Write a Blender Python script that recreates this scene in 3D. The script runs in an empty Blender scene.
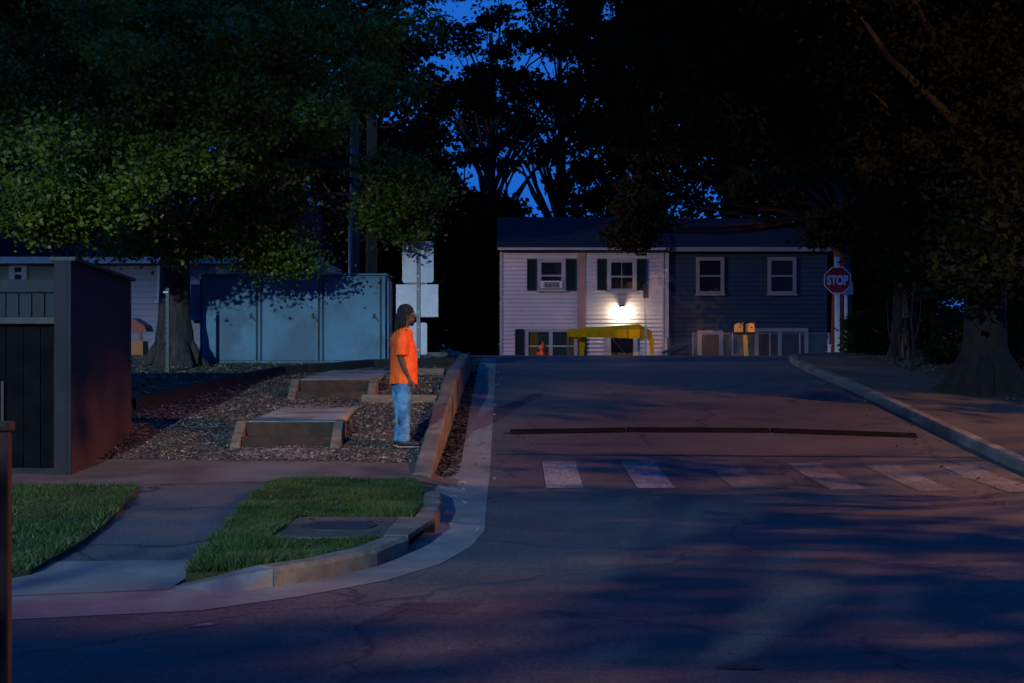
import bpy, bmesh, math, random
import numpy as np
from mathutils import Vector, Matrix
SC = bpy.context.scene
COL = SC.collection
R = math.radians
F = 1422.2; HY = 347.0; CZ = 1.6

def X(px, d): return (px - 512) * d / F
def Z(py, d): return CZ - (py - HY) * d / F
def P(px, py, d): return Vector((X(px, d), d, Z(py, d)))

# ------------------------------------------------------------------ heights
RY = [-50, 13, 15, 16, 17, 18, 20, 24, 27, 30, 33, 36, 40, 45, 46, 50, 54, 70, 400]
RZ = [0, 0, .0, .02, .07, .14, .30, .63, .86, 1.05, 1.19, 1.28, 1.33, 1.33, 1.18, .15, 0, 0, 2]
LY = [-50, 12, 15, 16, 18, 18.7, 20, 21.5, 22.2, 24, 28, 31, 34, 40, 45, 46, 50, 54, 70, 400]
LZ = [0, 0, .06, .11, .30, .46, .66, .76, .93, 1.10, 1.27, 1.38, 1.38, 1.33, 1.33, 1.18, .15, 0, 0, 2]
_yy = np.arange(-50, 400, .1)
def _sm(a, b):
    z = np.interp(_yy, a, b); k = np.ones(13) / 13
    zz = np.convolve(np.pad(z, 6, 'edge'), k, 'valid'); return zz
_rs = _sm(RY, RZ); _ls = _sm(LY, LZ)
def Rz(y): return float(np.interp(y, _yy, _rs))
def Lz(y): return float(np.interp(y, _yy, _ls))
def H(x, y):
    r = Rz(y); l = Lz(y)
    a, b = -.95, -1.05
    if y < 17: a = -.95 + (17 - max(y, 15)) * .3
    if x >= a: h = r
    elif x <= b: h = l
    else: h = r + (l - r) * (a - x) / (a - b)
    if x < -14 and y > 44: h = h + (1.33 - h) * min(1, (-14 - x) / 6)
    return h

XS = sorted(set([-300, -200, -120, -80, -60, -45, -35, -28, -22, -18, -15, -13, -12, -11] + [round(-10 + .25 * i, 3) for i in range(89)] +
                [-1.05, -.95] + [13, 14, 16, 18, 22, 28, 35, 45, 60, 80, 120, 200, 300]))
YS = sorted(set([-120, -60, -30, -15, -8, -4, 0, 2, 4, 5, 6] + [round(6 + .25 * i, 3) for i in range(185)] + [54, 56, 60, 65, 70, 80, 100, 140, 200, 300, 390]))

# ------------------------------------------------------------------ materials
def newmat(name):
    m = bpy.data.materials.new(name); m.use_nodes = True
    nt = m.node_tree; b = nt.nodes['Principled BSDF']
    return m, nt, b
def c4(c): return (c[0], c[1], c[2], 1)
def N(nt, t, **kw):
    n = nt.nodes.new(t)
    for k, v in kw.items():
        if k in n.inputs: n.inputs[k].default_value = v
        else: setattr(n, k, v)
    return n
def mat(name, c1, c2=None, scale=4, rough=.8, bump=.0, bscale=None, metal=0, c3=None, s3=.4, spec=.3, stretch=None, detail=6):
    m, nt, b = newmat(name); L = nt.links
    tc = N(nt, 'ShaderNodeTexCoord'); mp = N(nt, 'ShaderNodeMapping')
    geo = N(nt, 'ShaderNodeNewGeometry')
    L.new(geo.outputs['Position'], mp.inputs['Vector'])
    if stretch: mp.inputs['Scale'].default_value = stretch
    b.inputs['Roughness'].default_value = rough; b.inputs['Metallic'].default_value = metal
    b.inputs['Specular IOR Level'].default_value = spec
    if c2 is None: c2 = tuple(v * .75 for v in c1)
    nz = N(nt, 'ShaderNodeTexNoise', Scale=scale, Detail=detail, Roughness=.65)
    L.new(mp.outputs[0], nz.inputs['Vector'])
    cr = N(nt, 'ShaderNodeValToRGB'); cr.color_ramp.elements[0].position = .33; cr.color_ramp.elements[1].position = .67
    cr.color_ramp.elements[0].color = c4(c2); cr.color_ramp.elements[1].color = c4(c1)
    L.new(nz.outputs[0], cr.inputs[0]); out = cr.outputs[0]
    if c3:
        n3 = N(nt, 'ShaderNodeTexNoise', Scale=s3, Detail=4, Roughness=.6); L.new(mp.outputs[0], n3.inputs['Vector'])
        r3 = N(nt, 'ShaderNodeValToRGB'); r3.color_ramp.elements[0].position = .45; r3.color_ramp.elements[1].position = .62
        L.new(n3.outputs[0], r3.inputs[0])
        mx = N(nt, 'ShaderNodeMix', data_type='RGBA'); L.new(r3.outputs[0], mx.inputs[0]); L.new(out, mx.inputs[6]); mx.inputs[7].default_value = c4(c3)
        out = mx.outputs[2]
    L.new(out, b.inputs['Base Color'])
    if bump:
        nb = N(nt, 'ShaderNodeTexNoise', Scale=bscale or scale * 4, Detail=8, Roughness=.7); L.new(mp.outputs[0], nb.inputs['Vector'])
        bp = N(nt, 'ShaderNodeBump', Strength=bump, Distance=.02); L.new(nb.outputs[0], bp.inputs['Height']); L.new(bp.outputs[0], b.inputs['Normal'])
    return m
def asphalt(name, ca, cb, pale=(.085, .08, .08)):
    m, nt, b = newmat(name); L = nt.links
    geo = N(nt, 'ShaderNodeNewGeometry'); pos = geo.outputs['Position']
    n1 = N(nt, 'ShaderNodeTexNoise', Scale=.45, Detail=9, Roughness=.72); L.new(pos, n1.inputs['Vector'])
    r1 = N(nt, 'ShaderNodeValToRGB'); r1.color_ramp.elements[0].position = .35; r1.color_ramp.elements[1].position = .65
    r1.color_ramp.elements[0].color = c4(ca); r1.color_ramp.elements[1].color = c4(cb); L.new(n1.outputs[0], r1.inputs[0])
    n2 = N(nt, 'ShaderNodeTexNoise', Scale=55, Detail=3, Roughness=.8); L.new(pos, n2.inputs['Vector'])
    r2 = N(nt, 'ShaderNodeValToRGB'); r2.color_ramp.elements[0].position = .35; r2.color_ramp.elements[1].position = .7
    r2.color_ramp.elements[0].color = (.3, .3, .3, 1); r2.color_ramp.elements[1].color = (1.95, 1.9, 1.85, 1); L.new(n2.outputs[0], r2.inputs[0])
    mx = N(nt, 'ShaderNodeMix', data_type='RGBA', blend_type='MULTIPLY'); mx.inputs[0].default_value = 1
    L.new(r1.outputs[0], mx.inputs[6]); L.new(r2.outputs[0], mx.inputs[7])
    # cracks
    nw = N(nt, 'ShaderNodeTexNoise', Scale=1.2, Detail=5); L.new(pos, nw.inputs['Vector'])
    vm = N(nt, 'ShaderNodeVectorMath', operation='MULTIPLY_ADD'); L.new(nw.outputs['Color'], vm.inputs[0]); vm.inputs[1].default_value = (1.2, 1.2, 0); L.new(pos, vm.inputs[2])
    vo = N(nt, 'ShaderNodeTexVoronoi', feature='DISTANCE_TO_EDGE', Scale=.32); L.new(vm.outputs[0], vo.inputs['Vector'])
    rc = N(nt, 'ShaderNodeValToRGB'); rc.color_ramp.elements[0].position = .0; rc.color_ramp.elements[1].position = .009
    rc.color_ramp.elements[0].color = (.25, .25, .25, 1); rc.color_ramp.elements[1].color = (1, 1, 1, 1); L.new(vo.outputs[0], rc.inputs[0])
    m2 = N(nt, 'ShaderNodeMix', data_type='RGBA', blend_type='MULTIPLY'); m2.inputs[0].default_value = 1
    L.new(mx.outputs[2], m2.inputs[6]); L.new(rc.outputs[0], m2.inputs[7])
    L.new(m2.outputs[2], b.inputs['Base Color'])
    b.inputs['Roughness'].default_value = .75; b.inputs['Specular IOR Level'].default_value = .35
    bp = N(nt, 'ShaderNodeBump', Strength=.5, Distance=.006); L.new(n2.outputs[0], bp.inputs['Height']); L.new(bp.outputs[0], b.inputs['Normal'])
    return m
def leafmat(name, c1, c2, gloss=.45):
    m, nt, b = newmat(name); L = nt.links
    geo = N(nt, 'ShaderNodeNewGeometry')
    nz = N(nt, 'ShaderNodeTexNoise', Scale=1.7, Detail=4); L.new(geo.outputs['Position'], nz.inputs['Vector'])
    cr = N(nt, 'ShaderNodeValToRGB'); cr.color_ramp.elements[0].position = .35; cr.color_ramp.elements[1].position = .65
    cr.color_ramp.elements[0].color = c4(c1); cr.color_ramp.elements[1].color = c4(c2); L.new(nz.outputs[0], cr.inputs[0])
    L.new(cr.outputs[0], b.inputs['Base Color']); b.inputs['Roughness'].default_value = gloss; b.inputs['Specular IOR Level'].default_value = .4 if gloss < .7 else .03
    tr = N(nt, 'ShaderNodeBsdfTranslucent'); L.new(cr.outputs[0], tr.inputs['Color'])
    ms = N(nt, 'ShaderNodeMixShader'); ms.inputs[0].default_value = .3
    L.new(b.outputs[0], ms.inputs[1]); L.new(tr.outputs[0], ms.inputs[2])
    L.new(ms.outputs[0], nt.nodes['Material Output'].inputs['Surface'])
    return m
def emis(name, col, s):
    m, nt, b = newmat(name); b.inputs['Base Color'].default_value = c4(col)
    b.inputs['Emission Color'].default_value = c4(col); b.inputs['Emission Strength'].default_value = s; return m
def glassmat(name, c=(.01, .012, .016)):
    m, nt, b = newmat(name); b.inputs['Base Color'].default_value = c4(c); b.inputs['Roughness'].default_value = .25
    b.inputs['Specular IOR Level'].default_value = .2; return m
def brickmat(name, c1, c2, mortar, sx=4.2):
    m, nt, b = newmat(name); L = nt.links
    geo = N(nt, 'ShaderNodeNewGeometry'); sp = N(nt, 'ShaderNodeSeparateXYZ'); L.new(geo.outputs['Position'], sp.inputs[0])
    ad = N(nt, 'ShaderNodeMath', operation='ADD'); L.new(sp.outputs[0], ad.inputs[0]); L.new(sp.outputs[1], ad.inputs[1])
    cb = N(nt, 'ShaderNodeCombineXYZ'); L.new(ad.outputs[0], cb.inputs[0]); L.new(sp.outputs[2], cb.inputs[1])
    br = N(nt, 'ShaderNodeTexBrick'); br.inputs['Scale'].default_value = 1; br.inputs['Brick Width'].default_value = .215
    br.inputs['Row Height'].default_value = .076; br.inputs['Mortar Size'].default_value = .006
    br.inputs['Color1'].default_value = c4(c1); br.inputs['Color2'].default_value = c4(c2); br.inputs['Mortar'].default_value = c4(mortar)
    L.new(cb.outputs[0], br.inputs['Vector']); L.new(br.outputs[0], b.inputs['Base Color']); b.inputs['Roughness'].default_value = .9
    bp = N(nt, 'ShaderNodeBump', Strength=.4, Distance=.01); bp.invert = True; L.new(br.outputs[1], bp.inputs['Height']); L.new(bp.outputs[0], b.inputs['Normal'])
    return m

M = {}
M['asphalt'] = asphalt('asphalt', (.032, .031, .033), (.066, .061, .061))
M['asphalt_old'] = asphalt('asphalt_old', (.05, .05, .056), (.085, .08, .084))
M['concrete'] = mat('concrete', (.17, .18, .18), (.11, .115, .115), 3, .85, .4, 40, c3=(.12, .115, .11), s3=.7)
M['slab'] = mat('slab_concrete', (.34, .32, .28), (.22, .205, .18), 3, .85, .4, 40, c3=(.15, .135, .115), s3=1.2)
M['concrete_dark'] = mat('concrete_dark', (.15, .14, .13), (.085, .08, .075), 3, .9, .5, 30, c3=(.06, .055, .05), s3=.9)
M['curb'] = mat('curb_concrete', (.19, .16, .125), (.08, .066, .05), 4, .9, .6, 25, c3=(.09, .075, .06), s3=2.2)
M['side'] = mat('muddy_concrete', (.12, .08, .065), (.055, .036, .03), 2.2, .9, .4, 40, c3=(.13, .105, .095), s3=.5)
M['mulch'] = mat('mulch', (.15, .13, .115), (.05, .042, .038), 18, .95, .9, 45, c3=(.10, .085, .075), s3=1.2)
M['dirt'] = mat('dirt', (.10, .085, .06), (.045, .038, .028), 8, .95, .8, 30, c3=(.07, .085, .035), s3=.8)
M['soil_slab'] = mat('dirty_slab', (.07, .065, .06), (.03, .028, .026), 4, .9, .5, 30)
M['pavement'] = mat('brown_pavement', (.065, .05, .04), (.03, .023, .02), 2.5, .9, .5, 30, c3=(.035, .028, .024), s3=1.1)
M['soil'] = mat('soil', (.05, .035, .028), (.025, .018, .015), 10, .95, .8, 30)
M['terrain'] = mat('ground_earth', (.05, .045, .03), (.025, .023, .015), 1.5, .95, .6, 12)
M['lawnbase'] = mat('lawn_base', (.03, .045, .012), (.018, .02, .01), 12, .95, .6, 40)
M['grass'] = leafmat('grass_blades', (.022, .048, .008), (.048, .085, .016), .6)
M['timber'] = mat('weathered_timber', (.17, .135, .10), (.075, .055, .04), 5, .85, .6, 14, stretch=(1, 1, 6))
M['timber_dark'] = mat('dark_timber', (.028, .022, .019), (.012, .010, .009), 5, .85, .6, 14)
M['timber_red'] = mat('brown_riser', (.045, .025, .018), (.02, .012, .009), 6, .85, .6, 14)
M['cabinet'] = mat('cabinet_paint', (.075, .20, .31), (.05, .14, .22), 1.4, .55, .08, 10, c3=(.04, .10, .16), s3=1.1)
M['cab_line'] = mat('cabinet_seam', (.03, .045, .05), None, 3, .7)
M['metal'] = mat('galvanised', (.34, .34, .36), (.24, .24, .26), 5, .45, .05, 30, metal=.6)
M['signback'] = mat('sign_back', (.34, .33, .38), (.26, .26, .30), 5, .5, .03, 30, metal=.3)
M['metal_dark'] = mat('dark_metal', (.03, .03, .035), (.015, .015, .018), 5, .6)
M['postmetal'] = mat('post_metal', (.10, .11, .13), (.06, .065, .08), 5, .5, metal=.4)
M['white'] = mat('white_paint', (.72, .70, .68), (.6, .58, .57), 2, .6)
M['trim'] = mat('trim_paint', (.44, .42, .41), (.34, .33, .32), 2, .65)
M['siding'] = mat('pale_siding', (.62, .57, .56), (.50, .46, .46), .8, .7)
M['siding_blue'] = mat('blue_siding', (.034, .060, .080), (.024, .044, .06), .8, .7)
M['siding_left'] = mat('lilac_siding', (.32, .28, .30), (.25, .22, .24), .8, .7)
M['beige'] = mat('beige_siding', (.24, .23, .19), (.18, .17, .15), .8, .7)
M['trim_grey'] = mat('grey_trim', (.30, .28, .27), (.23, .22, .21), 2, .7)
M['pink'] = mat('pink_panel', (.40, .25, .23), (.33, .20, .19), 3, .8)
M['roof'] = mat('roof_shingle', (.014, .014, .022), (.008, .008, .013), 6, .9, .6, 20)
M['shutter'] = mat('green_shutter', (.012, .025, .022), (.008, .016, .015), 4, .6)
M['glass'] = glassmat('window_glass'); M['glass_red'] = glassmat('window_glass_red', (.035, .015, .014))
M['curtain_y'] = mat('yellow_curtain', (.16, .13, .02), (.05, .04, .008), 3, .9, stretch=(8, 1, .3))
M['curtain_t'] = mat('teal_curtain', (.015, .06, .055), (.008, .03, .03), 3, .9, stretch=(8, 1, .3))
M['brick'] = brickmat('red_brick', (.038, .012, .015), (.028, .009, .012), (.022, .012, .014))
M['brickend'] = mat('grey_corner_board', (.014, .013, .02), (.009, .008, .013), 3, .8)
M['brownpost'] = mat('brown_red_post', (.028, .011, .011), (.018, .008, .008), 7, .85, .5, 20)
M['gate'] = mat('grey_planks', (.017, .023, .03), (.010, .013, .018), 4, .8, .4, 12, stretch=(1, 1, .2))
M['recess_black'] = mat('black_recess_shade', (.006, .006, .008), (.003, .003, .004), 4, .9, spec=.05)  # near black, stands in for the shade inside openings
M['bark'] = mat('bark', (.065, .056, .05), (.02, .017, .015), 6, .95, 1.0, 14, stretch=(2, 2, .4))
M['bark_shaded'] = mat('shaded_bark', (.012, .010, .009), (.005, .004, .004), 6, .95, 1.0, 14, stretch=(2, 2, .4))  # shaded copy of bark, woodland darkness put into the colour
M['bark_red'] = mat('reddish_bark', (.12, .045, .035), (.05, .02, .016), 6, .95, 1.0, 14, stretch=(2, 2, .4))
M['pole'] = mat('pole_wood_sodium_lit', (.48, .22, .08), (.32, .14, .05), 4, .85, .5, 12, stretch=(3, 3, .3))  # orange of sodium lamplight put into the wood colour
M['pole_grey'] = mat('pole_grey', (.13, .14, .12), (.07, .075, .065), 4, .85, .5, 12, stretch=(3, 3, .3))
M['leaf_l'] = leafmat('leaf_oak', (.045, .08, .006), (.15, .19, .015))
M['leaf_b'] = leafmat('shaded_leaf', (.005, .008, .004), (.009, .013, .006), .9)  # leaf colour darkened to stand in for unlit woodland
M['leaf_r'] = leafmat('leaf_brownish', (.028, .026, .012), (.045, .035, .016), .8)
M['bush'] = leafmat('bush_leaf', (.014, .026, .008), (.022, .04, .011), .7)
M['red'] = mat('sign_red', (.5, .012, .02), (.42, .01, .016), 3, .45)
M['signwhite'] = mat('sign_white', (.72, .72, .74), (.6, .6, .64), 6, .45)
M['yellow'] = leafmat('canopy_yellow', (.78, .52, .010), (.82, .58, .012), .7)
M['yellow_in'] = mat('canopy_underside', (.22, .20, .01), (.14, .13, .008), 3, .8)
M['hydrant'] = mat('hydrant_orange', (.85, .14, .015), (.6, .08, .01), 5, .5)
M['mailbox'] = mat('mailbox_orange_lit', (.9, .42, .09), (.8, .36, .07), 5, .5)  # orange lamplight on the boxes put into their colour
M['mailpost'] = mat('mail_post', (.7, .40, .06), (.5, .28, .04), 5, .8)
M['paint'] = None
M['rubber'] = mat('black_rubber', (.008, .008, .009), (.004, .004, .005), 9, .95, .5, 30, spec=.05)
M['tar'] = mat('tar', (.015, .015, .017), (.01, .01, .011), 9, .6)
M['playred'] = mat('toy_red', (.40, .09, .06), (.3, .06, .04), 3, .6)
M['playorange'] = mat('toy_orange', (.5, .16, .06), (.4, .11, .04), 3, .6)
M['skin'] = mat('skin', (.075, .038, .026), (.055, .028, .02), 5, .5)
M['hair'] = mat('hair', (.010, .008, .008), (.005, .004, .004), 20, .8, .6, 60)
M['shirt'] = mat('orange_shirt', (.72, .095, .010), (.60, .072, .008), 6, .8, .25, 18)
M['jeans'] = mat('blue_jeans', (.045, .14, .28), (.02, .06, .13), 11, .85, .4, 60, c3=(.10, .24, .38), s3=6)
M['shoe'] = mat('black_shoe', (.012, .012, .014), None, 8, .5)
M['sole'] = mat('shoe_sole', (.3, .3, .3), None, 8, .7)
def perfmat(name, c, hole, step, x0, x1):
    m, nt, b = newmat(name); L = nt.links; geo = N(nt, 'ShaderNodeNewGeometry'); sp = N(nt, 'ShaderNodeSeparateXYZ'); L.new(geo.outputs['Position'], sp.inputs[0])
    md = N(nt, 'ShaderNodeMath', operation='PINGPONG'); L.new(sp.outputs[2], md.inputs[0]); md.inputs[1].default_value = step / 2
    lt = N(nt, 'ShaderNodeMath', operation='LESS_THAN'); L.new(md.outputs[0], lt.inputs[0]); lt.inputs[1].default_value = step * .18
    g1 = N(nt, 'ShaderNodeMath', operation='GREATER_THAN'); L.new(sp.outputs[0], g1.inputs[0]); g1.inputs[1].default_value = x0
    g2 = N(nt, 'ShaderNodeMath', operation='LESS_THAN'); L.new(sp.outputs[0], g2.inputs[0]); g2.inputs[1].default_value = x1
    m1 = N(nt, 'ShaderNodeMath', operation='MULTIPLY'); L.new(lt.outputs[0], m1.inputs[0]); L.new(g1.outputs[0], m1.inputs[1])
    m2 = N(nt, 'ShaderNodeMath', operation='MULTIPLY'); L.new(m1.outputs[0], m2.inputs[0]); L.new(g2.outputs[0], m2.inputs[1])
    mx = N(nt, 'ShaderNodeMix', data_type='RGBA'); L.new(m2.outputs[0], mx.inputs[0]); mx.inputs[6].default_value = c4(c); mx.inputs[7].default_value = c4(hole)
    L.new(mx.outputs[2], b.inputs['Base Color']); b.inputs['Roughness'].default_value = .5; b.inputs['Metallic'].default_value = .3; return m
M['perf'] = perfmat('perforated_steel', (.09, .10, .12), (.01, .01, .012), .05, X(417.9, 27), X(418.9, 27))
M['perf_dark'] = perfmat('perforated_dark', (.012, .012, .016), (.06, .065, .08), .09, X(167.2, 25), X(168, 25))
def paintmat(lo=.70, hi=.95, mxv=.24, nm='worn_road_paint'):
    m, nt, b = newmat(nm); L = nt.links
    geo = N(nt, 'ShaderNodeNewGeometry'); mp = N(nt, 'ShaderNodeMapping'); mp.inputs['Scale'].default_value = (1.0, .25, 1); L.new(geo.outputs['Position'], mp.inputs[0])
    nz = N(nt, 'ShaderNodeTexNoise', Scale=22, Detail=8, Roughness=.75); L.new(mp.outputs[0], nz.inputs['Vector'])
    n2 = N(nt, 'ShaderNodeTexNoise', Scale=1.3, Detail=2); L.new(geo.outputs['Position'], n2.inputs['Vector'])
    ad = N(nt, 'ShaderNodeMath', operation='MULTIPLY_ADD'); L.new(n2.outputs[0], ad.inputs[0]); ad.inputs[1].default_value = .5; L.new(nz.outputs[0], ad.inputs[2])
    cr = N(nt, 'ShaderNodeValToRGB'); cr.color_ramp.elements[0].position = lo; cr.color_ramp.elements[1].position = hi
    cr.color_ramp.elements[0].color = (.055, .052, .052, 1); cr.color_ramp.elements[1].color = (mxv, mxv, mxv, 1)
    L.new(ad.outputs[0], cr.inputs[0]); L.new(cr.outputs[0], b.inputs['Base Color']); b.inputs['Roughness'].default_value = .8
    return m
M['paint'] = paintmat(); M['paint_clear'] = paintmat(.58, .88, .22, 'clear_road_paint'); M['paint_faint'] = paintmat(.74, 1.0, .11, 'faint_road_paint'); M['paint_worn'] = paintmat(.70, 1.0, .14, 'faded_road_paint')

# ------------------------------------------------------------------ builder
def tag(o, label=None, cat=None, group=None, kind=None):
    if label: o['label'] = label
    if cat: o['category'] = cat
    if group: o['group'] = group
    if kind: o['kind'] = kind
    return o
def thing(name, loc, label, cat, group=None):
    o = bpy.data.objects.new(name, None); COL.objects.link(o); o.location = loc; o.empty_display_size = .2
    return tag(o, label, cat, group)
def wloc(o):
    v = Vector(o.location)
    while o.parent: o = o.parent; v += Vector(o.location)
    return v
class MB:
    def __init__(s): s.v = []; s.f = []
    def add(s, vs, fs):
        b = len(s.v); s.v += [tuple(v) for v in vs]; s.f += [tuple(i + b for i in f) for f in fs]; return s
    def box(s, x0, x1, y0, y1, z0, z1):
        vs = [(x, y, z) for z in (z0, z1) for y in (y0, y1) for x in (x0, x1)]
        return s.add(vs, [(0, 2, 3, 1), (4, 5, 7, 6), (0, 1, 5, 4), (2, 6, 7, 3), (0, 4, 6, 2), (1, 3, 7, 5)])
    def beam(s, a, b, w, h, up=Vector((0, 0, 1))):
        a = Vector(a); b = Vector(b); d = (b - a).normalized()
        if abs(d.dot(up)) > .99: up = Vector((0, 1, 0))
        r = d.cross(up).normalized() * w / 2; u = r.cross(d).normalized() * h / 2
        vs = [a - r - u, a + r - u, a + r + u, a - r + u, b - r - u, b + r - u, b + r + u, b - r + u]
        return s.add(vs, [(3, 2, 1, 0), (4, 5, 6, 7), (0, 1, 5, 4), (1, 2, 6, 5), (2, 3, 7, 6), (3, 0, 4, 7)])
    def tube(s, pts, rad, n=8, cap=True):
        pts = [Vector(p) for p in pts]
        if not hasattr(rad, '__len__'): rad = [rad] * len(pts)
        rings = []; ref = None
        for i, p in enumerate(pts):
            d = (pts[min(i + 1, len(pts) - 1)] - pts[max(i - 1, 0)]).normalized()
            if ref is None: ref = Vector((1, 0, 0)) if abs(d.x) < .8 else Vector((0, 1, 0))
            u = (ref - d * ref.dot(d)).normalized(); w = d.cross(u); ref = u
            rr = rad[i]; ra, rb = rr if hasattr(rr, '__len__') else (rr, rr)
            rings.append([p + u * math.cos(2 * math.pi * k / n) * ra + w * math.sin(2 * math.pi * k / n) * rb for k in range(n)])
        vs = [v for r_ in rings for v in r_]; fs = []
        for i in range(len(pts) - 1):
            for k in range(n):
                k2 = (k + 1) % n; fs.append((i * n + k, i * n + k2, (i + 1) * n + k2, (i + 1) * n + k))
        if cap: fs.append(tuple(range(n - 1, -1, -1))); fs.append(tuple((len(pts) - 1) * n + k for k in range(n)))
        return s.add(vs, fs)
    def rings(s, rs, n=16):
        # rs: (cx,cy,cz,rx,ry) horizontal ellipses, bottom to top
        vs = []; fs = []
        for (cx, cy, cz, rx, ry) in rs:
            for k in range(n):
                a = 2 * math.pi * k / n; vs.append((cx + rx * math.cos(a), cy + ry * math.sin(a), cz))
        for i in range(len(rs) - 1):
            for k in range(n):
                k2 = (k + 1) % n; fs.append((i * n + k, i * n + k2, (i + 1) * n + k2, (i + 1) * n + k))
        fs.append(tuple(range(n - 1, -1, -1))); fs.append(tuple((len(rs) - 1) * n + k for k in range(n)))
        return s.add(vs, fs)
    def ball(s, c, r, n=14, m=9):
        r = r if hasattr(r, '__len__') else (r, r, r)
        rs = []
        for i in range(m):
            t = -math.pi / 2 + math.pi * (i + .35) / (m - .3)
            rs.append((c[0], c[1], c[2] + r[2] * math.sin(t), r[0] * math.cos(t), r[1] * math.cos(t)))
        return s.rings(rs, n)
    def poly(s, pts, d):   # prism: polygon pts extruded by vector d
        n = len(pts); d = Vector(d); vs = [Vector(p) for p in pts] + [Vector(p) + d for p in pts]
        return s.add(vs, [tuple(range(n)), tuple(range(2 * n - 1, n - 1, -1))] + [(i, i + n, (i + 1) % n + n, (i + 1) % n) for i in range(n)])
    def build(s, name, m, parent=None, smooth=False, bev=0, fix=True):
        me = bpy.data.meshes.new(name); o = bpy.data.objects.new(name, me)
        off = wloc(parent) if parent else Vector((0, 0, 0))
        me.from_pydata([(v[0] - off.x, v[1] - off.y, v[2] - off.z) for v in s.v], [], s.f); me.materials.append(m)
        if fix:
            bm = bmesh.new(); bm.from_mesh(me); bmesh.ops.recalc_face_normals(bm, faces=bm.faces); bm.to_mesh(me); bm.free()
        if smooth:
            for p in me.polygons: p.use_smooth = True
        COL.objects.link(o)
        if parent: o.parent = parent
        if bev:
            b = o.modifiers.new('bevel', 'BEVEL'); b.width = bev; b.segments = 2; b.limit_method = 'ANGLE'
        return o
def copy_tree(o, loc=None, label=None):
    c = o.copy(); COL.objects.link(c)
    if loc is not None: c.location = loc
    if label: c['label'] = label
    def rec(src, dst):
        for ch in [k for k in bpy.data.objects if k.parent == src]:
            d = ch.copy(); COL.objects.link(d); d.parent = dst; rec(ch, d)
    rec(o, c); return c

# ------------------------------------------------------------------ ground
def struct(o): return tag(o, kind='structure')
def terrain():
    vs = [(x, y, H(x, y)) for y in YS for x in XS]; n = len(XS)
    fs = [(j * n + i, j * n + i + 1, (j + 1) * n + i + 1, (j + 1) * n + i) for j in range(len(YS) - 1) for i in range(n - 1)]
    struct(MB().add(vs, fs).build('ground', M['terrain'], smooth=True, fix=False))
terrain()
def drape(name, pts, m, off, hf=H, skirt=0):
    bm = bmesh.new(); bm.faces.new([bm.verts.new((p[0], p[1], 0)) for p in pts]); bmesh.ops.triangulate(bm, faces=bm.faces[:])
    x0, x1 = min(p[0] for p in pts), max(p[0] for p in pts); y0, y1 = min(p[1] for p in pts), max(p[1] for p in pts)
    for x in XS:
        if x0 < x < x1: bmesh.ops.bisect_plane(bm, geom=bm.verts[:] + bm.edges[:] + bm.faces[:], plane_co=(x, 0, 0), plane_no=(1, 0, 0), dist=1e-5)
    for y in YS:
        if y0 < y < y1: bmesh.ops.bisect_plane(bm, geom=bm.verts[:] + bm.edges[:] + bm.faces[:], plane_co=(0, y, 0), plane_no=(0, 1, 0), dist=1e-5)
    for v in bm.verts: v.co.z = hf(v.co.x, v.co.y) + off
    bmesh.ops.recalc_face_normals(bm, faces=bm.faces[:])
    if sum(f.normal.z for f in bm.faces) < 0: bmesh.ops.reverse_faces(bm, faces=bm.faces[:])
    if skirt:
        r_ = bmesh.ops.extrude_edge_only(bm, edges=[e for e in bm.edges if e.is_boundary])
        for v in r_['geom']:
            if isinstance(v, bmesh.types.BMVert): v.co.z -= skirt
    me = bpy.data.meshes.new(name); bm.to_mesh(me); bm.free(); me.materials.append(m)
    o = bpy.data.objects.new(name, me); COL.objects.link(o); return struct(o)

left_edge = [(-30, 8.1), (-3.4, 8.22), (-2.98, 8.27), (-1.88, 8.58), (-1.35, 9.06), (-.86, 9.68), (-.53, 10.4), (-.33, 11.3), (-.24, 12.3), (-.26, 15), (-.27, 18), (-.32, 26), (-.4, 37), (-.7, 38.9), (-1.6, 39.8), (-3.2, 40), (-60, 40)]
right_edge = [(60, 40.4), (14, 40.3), (10.5, 40.1), (8.9, 39.3), (7.7, 37.8), (6.95, 35.8), (6.5, 33), (6.25, 30), (6.2, 26), (6.15, 18), (6.15, 12), (6.4, 9.5), (7.4, 7.6), (9.5, 6.4), (30, 6.2)]
drape('road', left_edge + [(-60, 45), (60, 45)] + right_edge + [(30, -14), (-30, -14)], M['asphalt'], .008)
# concrete gutter along left edge and around the corner
gut_in = [(-.86 + .08, 37.0), (-.72, 26), (-.64, 18), (-.80, 16.5), (-.85, 14.6), (-.78, 12.6), (-.86, 11.1), (-1.1, 10.3), (-1.42, 9.75), (-1.7, 9.55), (-2.15, 9.48), (-2.3, 9.5)]
drape('gutter', [(-2.98, 8.27), (-1.88, 8.58), (-1.35, 9.06), (-.86, 9.68), (-.53, 10.4), (-.33, 11.3), (-.24, 12.3), (-.26, 15), (-.27, 18), (-.32, 26), (-.4, 37)] + gut_in + [(-3.4, 9.0)], M['concrete'], .012)
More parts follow.
